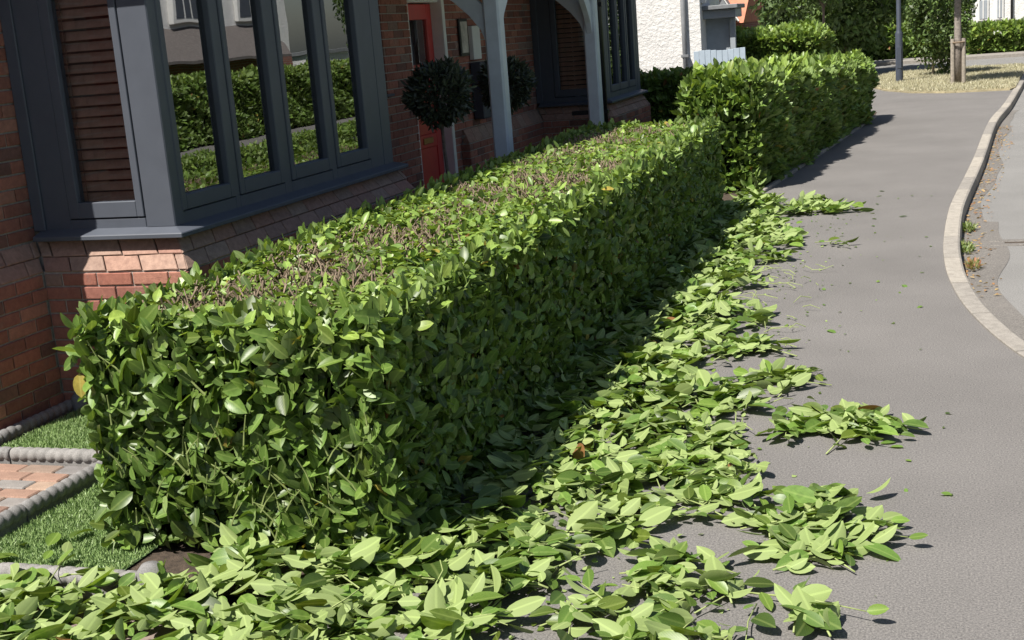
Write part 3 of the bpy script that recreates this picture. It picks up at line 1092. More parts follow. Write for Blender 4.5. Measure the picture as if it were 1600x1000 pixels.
DR = empty('front_door', (0, 0, 0), parent=HOUSE)
xd = -4.84
dl = MB()
dl.box((xd - .05, DY0 + .07, 0.1), (xd, DY0 + .20, 2.22)); dl.box((xd - .05, DY1 - .21, 0.1), (xd, DY1 - .08, 2.22))
dl.box((xd - .05, DY0 + .20, 2.07), (xd, DY1 - .21, 2.22)); dl.box((xd - .05, DY0 + .20, 0.1), (xd, DY1 - .21, .32)); dl.box((xd - .05, DY0 + .20, 1.47), (xd, DY1 - .21, 1.64)); dl.box((xd - .05, DY0 + .20, .82), (xd, DY1 - .21, .95))
dl.build('door_leaf', M_red, DR, 0.006)
bx('door_panel', (xd - .04, DY0 + .19, .95), (xd - .012, DY1 - .20, 1.47), M_red, DR, 0.006)
bx('door_panel', (xd - .04, DY0 + .19, .32), (xd - .012, DY1 - .20, .82), M_red, DR, 0.006)
bx('pane', (xd - .03, DY0 + .195, 1.635), (xd - .026, DY1 - .205, 2.075), M_glass, DR, 0)
bx('door_backing', (xd - .25, DY0, 0), (xd - .2, DY1, 2.3), M_room, DR, 0)
bx('letter_plate', (xd - .001, DY0 + .33, .86), (xd + .012, DY0 + .58, .92), M_brass, DR, 0.004)
kn = MB()
cy, cz = DY0 + 0.44, 1.52
ring = [(xd + .03, cy + .055 * math.sin(q), cz - .03 + .075 * math.cos(q)) for q in np.linspace(0, 2 * math.pi, 25)]
kn.tube(ring, .009, 6, False)
kn.tube([(xd - .01, cy, cz + .05), (xd + .045, cy, cz + .05)], [.03, .022], 10)
kn.tube([(xd + .02, cy - .04, cz + .07), (xd + .03, cy - .075, cz + .035), (xd + .03, cy - .055, cz - .01), (xd + .03, cy - .09, cz - .06)], .008, 6)
kn.build('knocker', M_brass, DR, 0, True)
fr = MB()
fr.box((xd - .08, DY0, 0), (XW - .02, DY0 + .065, 2.32)).box((xd - .08, DY1 - .075, 0), (XW + .02, DY1 - .002, 2.32)).box((xd - .08, DY0 + .065, 2.23), (XW - .02, DY1 - .075, 2.318))
fr.build('door_frame', M_white, DR, 0.005)
bx('door_step', (-4.95, DY0 - .1, 0.01), (-4.4, DY1 + .1, 0.1), M_kerb, DR, 0.01)

PO = empty('porch', (0, 0, 0), parent=HOUSE)
PX = -3.75
posts = (11.02, 14.42)
for y in posts:
    MB().box((PX - .075, y - .075, 0.12), (PX + .075, y + .075, 2.62)).build('post', M_post, PO, 0.018)
    MB().box((PX - .1, y - .1, 0.0), (PX + .1, y + .1, 0.13)).build('post_base', M_kerb, PO, 0.01)


def brace(y, sx, sy):
    """curved bracket from the post up to a beam; sx: towards the wall, sy: along the front beam"""
    inn = [(.075, 1.80), (.12, 1.92), (.22, 2.05), (.36, 2.18), (.52, 2.29), (.70, 2.39), (.85, 2.46)]
    pts = inn + [(.85, 2.54), (.60, 2.54), (.32, 2.36), (.075, 2.12)]
    # plane: u outwards from the post axis, z
    th = 0.032
    V = []
    for s in (-th, th):
        for u, z in pts:
            V.append((PX + sx * u, y + s, z) if sx else (PX + s, y + sy * u, z))
    n = len(pts)
    F = [tuple(range(n)), tuple(range(2 * n - 1, n - 1, -1))] + [(i, (i + 1) % n, n + (i + 1) % n, n + i) for i in range(n)]
    b_ = MB().add(V, F).build('brace', M_post, PO, 0.003)


brace(posts[0], -1, 0); brace(posts[0], 0, 1); brace(posts[1], -1, 0); brace(posts[1], 0, -1)
MB().box((PX - .07, posts[0] - .35, 2.54), (PX + .07, posts[1] + .35, 2.70)).build('beam', M_post, PO, 0.008)
for y in posts:
    MB().box((XW + .002, y - .06, 2.542), (PX - .071, y + .06, 2.66)).build('tie_beam', M_post, PO, 0.006)
MB().prism([(XW, 2.705), (-3.45, 2.705), (-3.45, 2.74), (XW, 3.35)], 'y', Y2 + .38, YB1 - .38).build('porch_roof', M_tile, PO)

DP = MB().tube([(-3.80, 15.02, 0.0), (-3.80, 15.02, 4.9)], 0.036, 10)
DPo = DP.build('drainpipe', M_black, HOUSE, 0, True)
for z in (0.85, 2.1, 3.4):
    MB().box((-4.2, 14.985, z), (-3.752, 15.055, z + .05)).build('pipe_bracket', M_black, DPo, 0.004)

pl = empty('wall_plaque', (XW + .01, 12.72, 1.68), 'small framed paper panel on the porch brick wall right of the red door', 'plaque')
bx('plaque_frame', (0, 0, 0), (0.02, .25, .38), M_black, pl, 0.003)
bx('plaque_panel', (0.018, .03, .03), (0.024, .22, .35), M_pic, pl, 0)
pb = MB().box((XW + .01, 13.02, 1.63), (XW + .06, 13.26, 1.98)).build('notice_board', M_white, None, 0.004)
tag(pb, 'plain white board fixed beside the framed panel in the porch', 'board')
ub = MB().box((XW + .01, 13.0, 1.0), (XW + .13, 13.27, 1.6)).build('meter_box', M_pot, None, 0.01)
tag(ub, 'dark blue meter box on the porch wall under the white board', 'box')


# ------------------------------------------------------------------ topiary bay trees
def topiary(x, y, zc, r, label):
    T = empty('bay_tree', (x, y, 0), label, 'potted tree', 'ball-headed bay trees in the porch')
    MB().lathe([(0.001, 0.0), (.14, 0.0), (.19, .36), (.20, .38), (.17, .38), (.165, .33), (.001, .33)], n=20).build('pot', M_pot, T, 0, True)
    MB().tube([(0, 0, .3), (.012, .005, .7), (-.008, 0, zc - r * .4)], [.018, .015, .014], 8).build('trunk', M_bark, T, 0, True)
    n = 2600
    d = unit(rng.normal(size=(n, 3)))
    rad = r * (0.62 + 0.42 * rng.random(n) ** 0.6) * (1 + 0.13 * np.sin(d[:, 0] * 6 + x) * np.cos(d[:, 2] * 5 + y) + .06 * np.sin(d[:, 1] * 13))
    P = d * rad[:, None] * np.array([1, 1, .95]) + np.array([0, 0, zc])
    D = unit(d * 0.8 + rng.normal(size=(n, 3)) * 0.6 + np.array([0, 0, .25]))
    N = unit(d * 0.5 + rng.normal(size=(n, 3)) * 0.7 + np.array([0, 0, .5]))
    lv = Leaves()
    lv.add('lo', P, D, N, 0.055 + .03 * rng.random(n), .022, leaf_cols(n, 'bay'), .2, .1)
    o = link('crown', lv.mesh('crown'), T, M_bay); tag(o, kind='stuff')
    return T


topiary(-3.93, 10.0, 1.425, .25, 'ball-headed bay tree on a thin stem before the red door')
topiary(-4.02, 12.05, 1.38, .235, 'ball-headed bay tree half hidden by the first porch post')


# ------------------------------------------------------------------ hedges
def box_points(n, lo, hi, faces):
    """random points and outward normals on faces of a box, weighted by area"""
    lo, hi = np.array(lo), np.array(hi)
    ex = hi - lo
    defs = {'+x': (0, 1), '-x': (0, -1), '+y': (1, 1), '-y': (1, -1), '+z': (2, 1)}
    A = np.array([np.prod(np.delete(ex, defs[f][0])) for f in faces]); A = A / A.sum()
    which = rng.choice(len(faces), n, p=A)
    P = lo + rng.random((n, 3)) * ex
    N = np.zeros((n, 3))
    for i, f in enumerate(faces):
        ax, sg = defs[f]
        k = which == i
        P[k, ax] = hi[ax] if sg > 0 else lo[ax]
        N[k, ax] = sg
    return P, N


def wob(P, s, a, seed=0.0):
    return a * (np.sin(P[:, 0] * s + seed) * np.cos(P[:, 1] * s * 0.83 + 1.3 + seed) + np.sin(P[:, 2] * s * 1.2 + P[:, 1] * s * 0.5 + 2.1 * seed))


def hedge(name, lo, hi, n, label, leafL=(0.06, 0.11), faces=('+x', '-x', '+y', '-y', '+z'), rotz=0, fresh=0.0, wild=0.0, tpl='lo', dep=0.12, cols='laurel', group='laurel hedges', wobble=.02, keep=0, twigs=0, zdrop=0.0, mat_=None, core=0.13, tidy=0):
    """box hedge; local frame has its near street corner conventions as given by lo/hi"""
    c = ((lo[0] + hi[0]) / 2, (lo[1] + hi[1]) / 2, 0)
    H = empty(name, c, label, 'hedge', group)
    H.rotation_euler = (0, 0, rotz)
    lo = np.array([lo[0] - c[0], lo[1] - c[1], lo[2]]); hi = np.array([hi[0] - c[0], hi[1] - c[1], hi[2]])
    P, N = box_points(n, lo, hi, faces)
    depth = rng.random(n) ** 1.6 * dep
    off = -depth + wob(P, 4.5, wobble, len(name)) + wob(P, 13, wobble * .5, 2.0) + (-.012 if tidy else .012)
    # round the box edges a little
    ctr = (lo + hi) / 2; half = (hi - lo) / 2
    q = np.abs(P - ctr) / half
    edge = np.sort(np.stack([(half[i] - np.abs(P[:, i] - ctr[i])) for i in range(3)], 1), 1)[:, 1]
    off -= np.clip(0.06 - edge, 0, 1) * (.2 if tidy else .55)
    P = P + N * off[:, None]
    P[:, 2] -= zdrop * (P[:, 1] - lo[1]) / (hi[1] - lo[1]) * np.clip(P[:, 2] / hi[2], 0, 1)
    istop = N[:, 2] > 0.5
    up = np.array([0, 0, 1.0])
    D = unit(N * np.where(istop, .0 + wild, (.08 if tidy else .35) + wild)[:, None] + up * np.where(istop, wild * 1.4 - .02, 0.45 + wild * .6)[:, None] + rng.normal(size=(n, 3)) * np.where(istop, .5 if tidy else .62, .55 if tidy else .62)[:, None])
    if tidy: D[istop, 2] *= .45; D[~istop] -= N[~istop] * (D[~istop] * N[~istop]).sum(1, keepdims=True).clip(0, 1) * .45
    Nn = unit(N * 0.75 + up * 0.6 + rng.normal(size=(n, 3)) * 0.5)
    L = leafL[0] + (leafL[1] - leafL[0]) * rng.random(n)
    if wild:
        tall = istop & (rng.random(n) < 0.4)
        P[tall, 2] += rng.random(tall.sum()) * 0.09 * wild * 2
    if tidy: L = L * np.where(istop, .8, np.where(N[:, 1] < -.5, 1.12, .92))
    Wd = L * (0.42 + 0.16 * rng.random(n))
    col = leaf_cols(n, cols)
    if fresh:
        k = rng.random(n) < np.where(istop, fresh, np.clip((P[:, 2] - hi[2] + .3) / .3, 0, 1) * fresh * .8)
        col[k] = leaf_cols(k.sum(), 'fresh')
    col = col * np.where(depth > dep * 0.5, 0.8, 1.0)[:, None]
    ok = P[:, 2] > 0.012
    if twigs:
        # sparse, sheared patches on the top where brown stubs show
        pn = np.sin(P[:, 0] * 7.1 + np.sin(P[:, 1] * 2.3) * 2.0) * np.cos(P[:, 1] * 3.3 + P[:, 0] * 2.0) + 0.5 * np.sin(P[:, 1] * 8.1 + P[:, 0] * 5)
        band = np.exp(-((P[:, 0] + .1) / .33) ** 2)
        ok &= ~(istop & (rng.random(n) < np.clip(.10 + .24 * (pn + band * .8), 0, .55)))
    kidx = np.zeros(n, bool)
    lv = Leaves()
    if keep:
        # the largest-showing leaves, on the near end, as single pieces
        cand = np.where(ok & (N[:, 1] < -.5) & (depth < .035) & (P[:, 2] > .12) & (L > leafL[0] + .35 * (leafL[1] - leafL[0])))[0]
        sel = cand[:keep]
        kidx[sel] = True
        ok &= ~kidx
    if tpl == 'hi':
        r = rng.random(n)
        for name_, k in (('hi', ok & (r < np.where(istop, .5, .82))), ('cut', ok & (r >= np.where(istop, .5, .82)))):
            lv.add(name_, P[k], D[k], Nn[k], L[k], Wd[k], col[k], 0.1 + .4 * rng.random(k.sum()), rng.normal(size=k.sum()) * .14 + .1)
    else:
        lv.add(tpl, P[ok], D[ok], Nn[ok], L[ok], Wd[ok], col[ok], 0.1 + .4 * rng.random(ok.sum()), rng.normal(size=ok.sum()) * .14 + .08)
    fo = link('foliage', lv.mesh('foliage'), H, mat_ or M_leaf); tag(fo, kind='stuff')
    if keep:
        sel = np.where(kidx)[0]
        D_ = unit(D[sel]); S_ = unit(np.cross(D_, Nn[sel])); N_ = np.cross(S_, D_)
        for j, i in enumerate(sel):
            me = LEAF_VAR[j % len(LEAF_VAR)]
            o = link('leaf', me, H)
            m3 = np.eye(4)
            m3[:3, 0] = S_[j] * L[i]; m3[:3, 1] = D_[j] * L[i]; m3[:3, 2] = N_[j] * L[i]; m3[:3, 3] = P[i]
            o.matrix_local = Matrix(m3.tolist())
    # dark inner box added to stop light passing through the leaves
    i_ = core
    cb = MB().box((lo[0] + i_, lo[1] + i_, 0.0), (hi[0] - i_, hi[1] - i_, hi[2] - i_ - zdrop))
    cb.build('light_block_core', M_core, H, 0.03)
    if twigs:
        m = twigs
        X = lo[0] + .1 + rng.random(m * 6) * (hi[0] - lo[0] - .25); Y = lo[1] + .08 + rng.random(m * 6) * (hi[1] - lo[1] - .2)
        pn = np.sin(X * 7.1 + np.sin(Y * 2.3) * 2.0) * np.cos(Y * 3.3 + X * 2.0) + 0.5 * np.sin(Y * 8.1 + X * 5)
        band = np.exp(-((X + .1) / .33) ** 2)
        k = np.where(pn + band * .9 + rng.random(len(X)) * 1.6 > 1.35)[0][:m]
        tw = MB()
        for a_ in k:
            zt = hi[2] + random.uniform(-.055, .015)
            ln = random.uniform(.06, .14)
            tip = Vector((X[a_], Y[a_], zt)); dv = Vector((random.gauss(0, .6), random.gauss(0, .6), 1)).normalized()
            tw.tube([tip - dv * ln, tip], [random.uniform(.003, .005), random.uniform(.0025, .0045)], 4)
        o = tw.build('cut_stubs', M_twig, H); tag(o, kind='stuff')
    return H


def leaf_variant(i, kind, m):
    lv = Leaves()
    tpl = 'cut' if (i % 7 == 3 and kind == 'laurel') else 'hi'
    lv.add(tpl, np.zeros((1, 3)), np.array([[0, 1., 0]]), np.array([[0, 0, 1.]]), 1.0, 0.43 + .14 * random.random(), leaf_cols(1, kind), random.uniform(.1, .5), random.uniform(-.1, .3))
    me = lv.mesh('leaf'); me.materials.append(m)
    return me


LEAF_VAR = [leaf_variant(i, 'laurel', M_leaf) for i in range(24)]
CLIP_VAR = [leaf_variant(i, 'clip', M_clip) for i in range(40)]

H1 = hedge('laurel_hedge', (-3.15, 3.90, 0), (-1.89, 11.95, 0.935), 70000, 'low square-clipped laurel hedge with cut brown stubs on top, before the brick house',
           leafL=(0.042, 0.10), tpl='hi', dep=.10, keep=300, twigs=5600, fresh=.6, wobble=.012, core=.11, tidy=1)
H1.rotation_euler = (0, 0, .012)
# some loose green twigs showing on the near end
tw = MB()
for i in range(110):
    x = random.uniform(-.56, .56); z = random.uniform(.05, .8); y = -4.02 + random.uniform(-.01, .05)
    a = random.uniform(-.8, .8); l = random.uniform(.06, .16)
    tw.tube([(x, y, z), (x + math.sin(a) * l * .5, y - .01, z + math.cos(a) * l * .5), (x + math.sin(a * 1.3) * l, y - .03, z + math.cos(a) * l)], [.004, .003, .002], 4)
o = tw.build('shoots', M_green_stem, H1); tag(o, kind='stuff')

hedge('laurel_hedge', (-2.55, 13.85, 0), (-1.79, 22.75, 1.19), 40000, 'taller bushy laurel hedge with upright bright new shoots, beyond the clipped hedge', leafL=(0.08, 0.15), fresh=.8, wild=.5, rotz=0, tpl='lo', dep=.2, wobble=.045, zdrop=.26)
H2 = [o for o in C.objects if o.name.startswith('laurel_hedge')][-1]
H2 = bpy.data.objects['laurel_hedge.001']
H2.rotation_euler = (0, 0, -0.083)
H2.location = (-1.84, 18.3, 0)
hedge('laurel_hedge', (-7.5, 18.4, 0), (-2.75, 19.3, 1.08), 16000, 'dark laurel hedge between the gardens before the white rendered wall', leafL=(0.08, 0.14), tpl='lo', wild=.25, wobble=.03, faces=('+x', '-y', '+z'))
hedge('laurel_hedge', (-4.0, 25.2, 0), (-2.15, 26.6, 1.42), 14000, 'rounded laurel hedge with bright leaf tips beside the pale blue gate', leafL=(0.10, 0.17), tpl='lo', fresh=.85, wild=.3, wobble=.06, faces=('+x', '-y', '+z', '-x'))
hedge('laurel_hedge', (1.0, 46.5, 0), (12.5, 48.2, .80), 22000, 'long bright green hedge before the far white house', leafL=(0.16, 0.28), tpl='tiny', fresh=.7, wild=.4, wobble=.08, faces=('-x', '-y', '+z'))
hedge('laurel_hedge', (-9.5, 47.2, 0), (0.6, 48.6, 1.1), 12000, 'low green hedge beyond the side road behind the young trees', leafL=(0.16, 0.28), tpl='tiny', fresh=.5, wild=.4, wobble=.1, faces=('-x', '-y', '+z'))
hedge('laurel_hedge', (7.5, 17.5, -0.1), (8.5, 40.0, 1.45), 42000, 'long hedge over the road, mirrored in the bay window', leafL=(0.09, 0.16), tpl='lo', fresh=.6, wild=.3, wobble=.05, faces=('-x', '-y', '+z'), zdrop=.1)

# concrete edging at the foot of the bushy hedge
EK = empty('path_edging', (0, 0, 0), 'thin concrete edging at the foot of the bushy hedge', 'edging')
p0, p1 = Vector((-1.79, 13.75)), Vector((-1.03, 22.9))
dd = (p1 - p0).normalized(); ang = math.atan2(dd.y, dd.x)
for i in range(10):
    o = MB().box((0.004, -.025, -.05), (.911, .025, .035)).build('edging_kerb', M_kerb, EK, 0.006)
    q = p0 + dd * (i * .915)
    o.location = (q.x, q.y, 0); o.rotation_euler = (0, 0, ang)


# ------------------------------------------------------------------ clippings on the ground
MAIN = [(-2.83, 2.97), (-3.34, 3.45), (-2.9, 3.55), (-2.63, 3.52), (-2.3, 3.86), (-1.88, 3.95), (-1.88, 13.2), (-1.69, 13.3), (-1.48, 12.93), (-1.39, 11.58), (-1.07, 10.69), (-1.18, 10.25), (-1.33, 9.8), (-1.35, 9.22), (-1.22, 8.75), (-1.36, 8.25), (-0.98, 7.83), (-1.12, 7.44), (-0.89, 7.13), (-1.02, 6.78), (-1.15, 6.58), (-1.05, 6.27), (-0.82, 6.17), (-0.80, 5.84), (-0.93, 5.68), (-0.62, 5.01), (-0.72, 4.61), (-0.86, 4.38), (-1.14, 4.2), (-1.12, 3.92), (-1.27, 3.84), (-1.30, 3.27), (-1.15, 2.9)]
SUBS = [[(-0.82, 5.74), (-0.4, 5.99), (-0.13, 5.79), (-0.11, 5.38), (-0.44, 5.4), (-0.73, 5.46)],
        [(-0.62, 4.9), (-0.41, 4.96), (-0.19, 4.6), (-0.16, 4.33), (-0.34, 4.01), (-0.46, 3.92), (-0.51, 4.26), (-0.78, 4.53)],
        [(-1.06, 4.02), (-0.91, 4.33), (-0.67, 4.07), (-0.48, 3.8), (-0.45, 3.54), (-0.51, 3.37), (-0.75, 3.0), (-0.98, 3.0), (-1.01, 3.62)],
        [(-0.96, 6.52), (-0.73, 6.59), (-0.57, 6.29), (-0.81, 6.11)],
        [(-1.4, 12.78), (-1.09, 13.16), (-0.72, 12.21), (-1.08, 11.64), (-1.43, 11.97)],
        [(-1.31, 10.72), (-1.02, 10.44), (-1.35, 10.19)], [(-1.21, 7.06), (-0.89, 7.13), (-0.97, 6.92), (-1.17, 6.77)],
        [(-1.35, 9.99), (-1.08, 9.74), (-1.09, 9.61), (-1.3, 9.79)], [(-1.2, 3.64), (-1.09, 3.7), (-1.03, 3.53), (-1.12, 3.49)]]


def inpoly(x, y, poly):
    c = np.zeros(len(x), bool)
    n = len(poly)
    for i in range(n):
        x0, y0 = poly[i]; x1, y1 = poly[(i + 1) % n]
        hit = ((y0 > y) != (y1 > y)) & (x < (x1 - x0) * (y - y0) / (y1 - y0 + 1e-12) + x0)
        c ^= hit
    return c


def sprig_leaves(r):
    """leaf placements of one cut shoot lying on the ground, stem along local X"""
    n = r.randint(3, 9)
    Ls = r.choice((r.uniform(.07, .16), r.uniform(.12, .24), r.uniform(.26, .38)))
    out = []
    for i in range(n):
        s = Ls * (0.15 + 0.85 * i / (n - 1))
        side = 1 if i % 2 else -1
        spread = r.uniform(.5, 1.1) if i < n - 1 else r.uniform(-.3, .3)
        D = Vector((1, side * spread, r.uniform(-.12, .30))).normalized()
        up = Vector((r.gauss(0, .5), r.gauss(0, .6) - side * .2, 1 if r.random() < .52 else -1)).normalized()
        L = r.choice((r.uniform(.05, .09), r.uniform(.08, .125), r.uniform(.10, .15))) * (0.75 if i == 0 else 1)
        out.append((Vector((s - Ls * .6, side * .003, .022 + .012 * r.random())), D, up, L))
    return Ls, out


SPR = []
for k in range(34):
    Ls, lst = sprig_leaves(random)
    stm = MB().tube([(-Ls * .6, 0, .012), (-Ls * .1, random.uniform(-.012, .012), .022), (Ls * .4, 0, .024)], [.0036, .003, .0018], 5)
    me = bpy.data.meshes.new('stem'); me.from_pydata(stm.V, [], stm.F); me.materials.append(M_green_stem)
    me.polygons.foreach_set('use_smooth', [True] * len(me.polygons)); me.update()
    SPR.append((Ls, lst, me))


NUM = {3: 'three', 4: 'four', 5: 'five', 6: 'six', 7: 'seven', 8: 'eight', 9: 'nine'}


def frame_of(D, up):
    S_ = D.cross(up).normalized(); N_ = S_.cross(D)
    return S_, D, N_


def pile_h(x, y):
    d = np.clip((x + 1.87) / 1.0, 0, 1)      # away from the hedge
    return 0.010 + 0.085 * (1 - d) ** 1.3


# candidate places
pts = []
n = 6500
X = rng.uniform(-3.5, 0.1, n); Y = rng.uniform(2.9, 13.4, n)
inm = inpoly(X + .06, Y, MAIN)
ins = np.zeros(n, bool)
for sp in SUBS:
    cx_ = sum(p[0] for p in sp) / len(sp); cy_ = sum(p[1] for p in sp) / len(sp)
    ins |= inpoly(X, Y, [(cx_ + (p[0] - cx_) * .72, cy_ + (p[1] - cy_) * .78) for p in sp])
# bare gaps showing tarmac inside the heap
gap = np.sin(X * 9 + 1.7) * np.sin(Y * 4.1 + X * 2.0) + .35 * np.sin(Y * 11)
thin = np.clip((X + 1.65) / .5, 0, 1)
k = (inm & ~((gap > 0.75) & (rng.random(n) < thin))) | ins
X, Y = X[k], Y[k]
dens = np.where(X < -1.35, 1.0, 0.72)
dens = dens * np.where(Y > 7, .8, 1.0)
k = rng.random(len(X)) < dens
X, Y = X[k], Y[k]
EXTRA = [(-.86, 6.42, 4), (-.70, 6.36, 4), (-1.12, 6.98, 3), (-.98, 7.02, 3), (-1.27, 9.85, 2), (-1.15, 9.75, 2), (-1.33, 9.2, 3), (-.8, 10.42, 2), (-.42, 3.78, 2), (-.35, 3.66, 2), (-1.13, 3.6, 3),
         (-1.2, 10.5, 3), (-.95, 12.3, 4), (-.82, 12.3, 2), (-1.15, 12.6, 4), (-1.25, 12.1, 3), (-.24, 5.6, 4), (-.3, 5.75, 3), (-.6, 5.6, 4), (-1.0, 5.45, 3), (-.95, 6.05, 3), (-1.05, 7.75, 3), (-1.2, 8.8, 2), (-.3, 4.3, 2), (-.25, 4.55, 2), (-.85, 4.75, 3)]
ex = np.array([(x_ + random.gauss(0, .035), y_ + random.gauss(0, .07)) for x_, y_, c_ in EXTRA for _ in range(c_)])
X = np.concatenate([X, ex[:, 0]]); Y = np.concatenate([Y, ex[:, 1]])
Zp = rng.random(len(X)) * pile_h(X, Y)
order = np.argsort(Y - 0.6 * X * 0 - 1.2 * Zp)
LVS = Leaves()
indiv = 0
bake = {'P': [], 'D': [], 'N': [], 'L': []}
stems = MB()
# singles: those nearest the camera that lie on top of the heap
cap = pile_h(X, Y)
score = np.hypot(X, Y) - 5.0 * Zp / np.maximum(cap, .01) * .35 + rng.random(len(X)) * 1.6
inview = (Y > 3.45) | (X > -1.2)
score[~inview] += 100
score[-len(ex):] -= 6
single = set(np.argsort(score)[:298].tolist())
for i in range(len(X)):
    Ls, lst, sme = SPR[random.randrange(len(SPR))]
    a = random.uniform(0, 2 * math.pi)
    tilt = random.gauss(0, .10) + .05
    rot = Matrix.Rotation(a, 3, 'Z') @ Matrix.Rotation(-abs(tilt) * (1 if Zp[i] > .03 else .3), 3, 'Y') @ Matrix.Rotation(random.gauss(0, .22), 3, 'X')
    loc = Vector((X[i], Y[i], Zp[i] + .004))
    sc = random.uniform(.8, 1.12)
    if i in single:
        shade = X[i] < -1.50 and Y[i] > 4.3
        if Y[i] < 3.75 and X[i] < -1.5: lab, grp = 'cut laurel sprig heaped along the end of the clipped hedge', 'sprigs along the hedge end'
        elif shade: lab, grp = 'cut laurel sprig lying in the shade at the foot of the clipped hedge', 'shaded sprigs at the hedge foot'
        elif X[i] > -0.75: lab, grp = 'cut laurel sprig strewn farthest out over the bare pavement', 'sprigs strewn out on the pavement'
        else: lab, grp = 'cut laurel sprig in the sunlit heap beside the clipped hedge', 'sprigs of the sunlit heap'
        if lab.startswith('cut laurel sprig in the sunlit'):
            if Y[i] > 6.2: lab, grp = 'cut laurel sprig in thin sunlit litter half way along the hedge', 'sprigs half way along the hedge'
            elif X[i] > -1.05: lab, grp = 'cut laurel sprig on the pavement edge of the sunlit hedge heap', 'sprigs on the edge of the heap'
        elif X[i] > -.75 and Y[i] > 5.1: lab, grp = 'cut laurel sprig in the tongue of clippings reaching towards the kerb', 'sprigs of the long tongue'
        size_ = 'long' if Ls > .25 else ('short' if Ls < .13 else 'middling')
        lab = lab.replace('cut laurel sprig', size_ + ' ' + NUM[len(lst)] + '-leaved cut laurel sprig')
        E_ = empty('laurel_sprig', loc, lab, 'sprig', grp)
        E_.rotation_euler = rot.to_euler(); E_.scale = (sc, sc, sc)
        link('stem', sme, E_)
        for (p, D, up, L) in lst:
            S_, D_, N_ = frame_of(D, up)
            o = link('leaf', random.choice(CLIP_VAR), E_)
            m4 = Matrix(((S_.x * L, D_.x * L, N_.x * L, p.x), (S_.y * L, D_.y * L, N_.y * L, p.y), (S_.z * L, D_.z * L, N_.z * L, p.z), (0, 0, 0, 1)))
            o.matrix_local = m4
    else:
        for (p, D, up, L) in lst:
            q = rot @ (p * sc) + loc
            bake['P'].append(q); bake['D'].append(rot @ D); bake['N'].append(rot @ up); bake['L'].append(L * sc)
P = np.array(bake['P']); D = np.array(bake['D']); N = np.array(bake['N']); L = np.array(bake['L'])
tip = P[:, 2] + D[:, 2] * L
D[:, 2] += np.clip(.006 - tip, 0, 1) / L
P[:, 2] = np.maximum(P[:, 2], .008)
# sliced leaves and shreds, thickest near the heap
ns = 2600
sx_ = -1.9 + np.abs(rng.normal(size=ns)) * .62; sy_ = rng.uniform(3.0, 13, ns)
kk = (sx_ < -.05) & (rng.random(ns) < np.clip(1.25 - (sx_ + 1.9) / 1.7, .05, 1))
sx_, sy_ = sx_[kk], sy_[kk]; ns = len(sx_)
inside_ = inpoly(sx_, sy_, MAIN)
sz_ = np.where(inside_, rng.random(ns) * (pile_h(sx_, sy_) + .03), .005)
sa = rng.random(ns) * 6.283
sl = np.where(inside_, .03 + .05 * rng.random(ns), .008 + .035 * rng.random(ns) ** 2)
LVS.add('cut', np.stack([sx_, sy_, sz_], 1), np.stack([np.cos(sa), np.sin(sa), rng.random(ns) * .25], 1), unit(rng.normal(size=(ns, 3)) * .35 + np.array([0, 0, 1.]) * np.where(rng.random((ns, 1)) < .6, 1, -1)), sl, sl * .6, leaf_cols(ns, 'clip'), .2, .1)
LVS.add('hi', P, D, N, L, L * (.42 + .14 * rng.random(len(L))), leaf_cols(len(L), 'clip'), .1 + .35 * rng.random(len(L)), rng.normal(size=len(L)) * .12 + .08)
o = link('laurel_clippings', LVS.mesh('laurel_clippings'), None, M_clip)
tag(o, 'deep litter of cut laurel leaves along the foot of the clipped hedge', 'clippings', kind='stuff')

sb = MB()
for i in range(170):
    x = random.uniform(-1.85, -.75); y = random.uniform(3.3, 9.5); a = random.uniform(0, 6.28); l = random.uniform(.06, .2); z = float(pile_h(x, y)) * random.uniform(.6, 1.2) + .015
    sb.tube([(x, y, z), (x + math.cos(a) * l * .5, y + math.sin(a) * l * .5, z + random.uniform(.0, .03)), (x + math.cos(a + .25) * l, y + math.sin(a + .25) * l, z + random.uniform(-.008, .03))], [.003, .0026, .002], 5)
o = sb.build('cut_stems', M_green_stem); tag(o, 'bare cut stems lying among the laurel clippings', 'stems', kind='stuff')
# single fallen leaves and scraps out on the tarmac
for i in range(46):
    y = random.uniform(4.2, 14); x = random.uniform(-1.0, -.05) if i % 3 else random.uniform(-.9, -.5)
    if y < 6 and x < -.2: x = random.uniform(-.2, .1)
    o = link('fallen_leaf', random.choice(CLIP_VAR), None)
    s_ = random.uniform(.015, .05) if i % 4 else .075
    o.scale = (s_, s_, s_); o.location = (x, y, .006); o.rotation_euler = (random.uniform(-.15, .15), random.uniform(-.15, .15), random.uniform(0, 6.28))
    tag(o, 'single small leaf scrap lying loose on the bare tarmac', 'leaf', 'loose leaf scraps on the tarmac')
# leaves dropped on the lawn
for i in range(9):
    o = link('fallen_leaf', random.choice(CLIP_VAR), None)
    s_ = random.uniform(.07, .12)
    o.scale = (s_, s_, s_); o.location = (random.uniform(-3.5, -3.1), random.uniform(3.7, 4.0), .045); o.rotation_euler = (random.uniform(-.4, .4), random.uniform(-.4, .4), random.uniform(0, 6.28))
    tag(o, 'single laurel leaf dropped on the artificial grass', 'leaf', 'leaves dropped on the lawn')


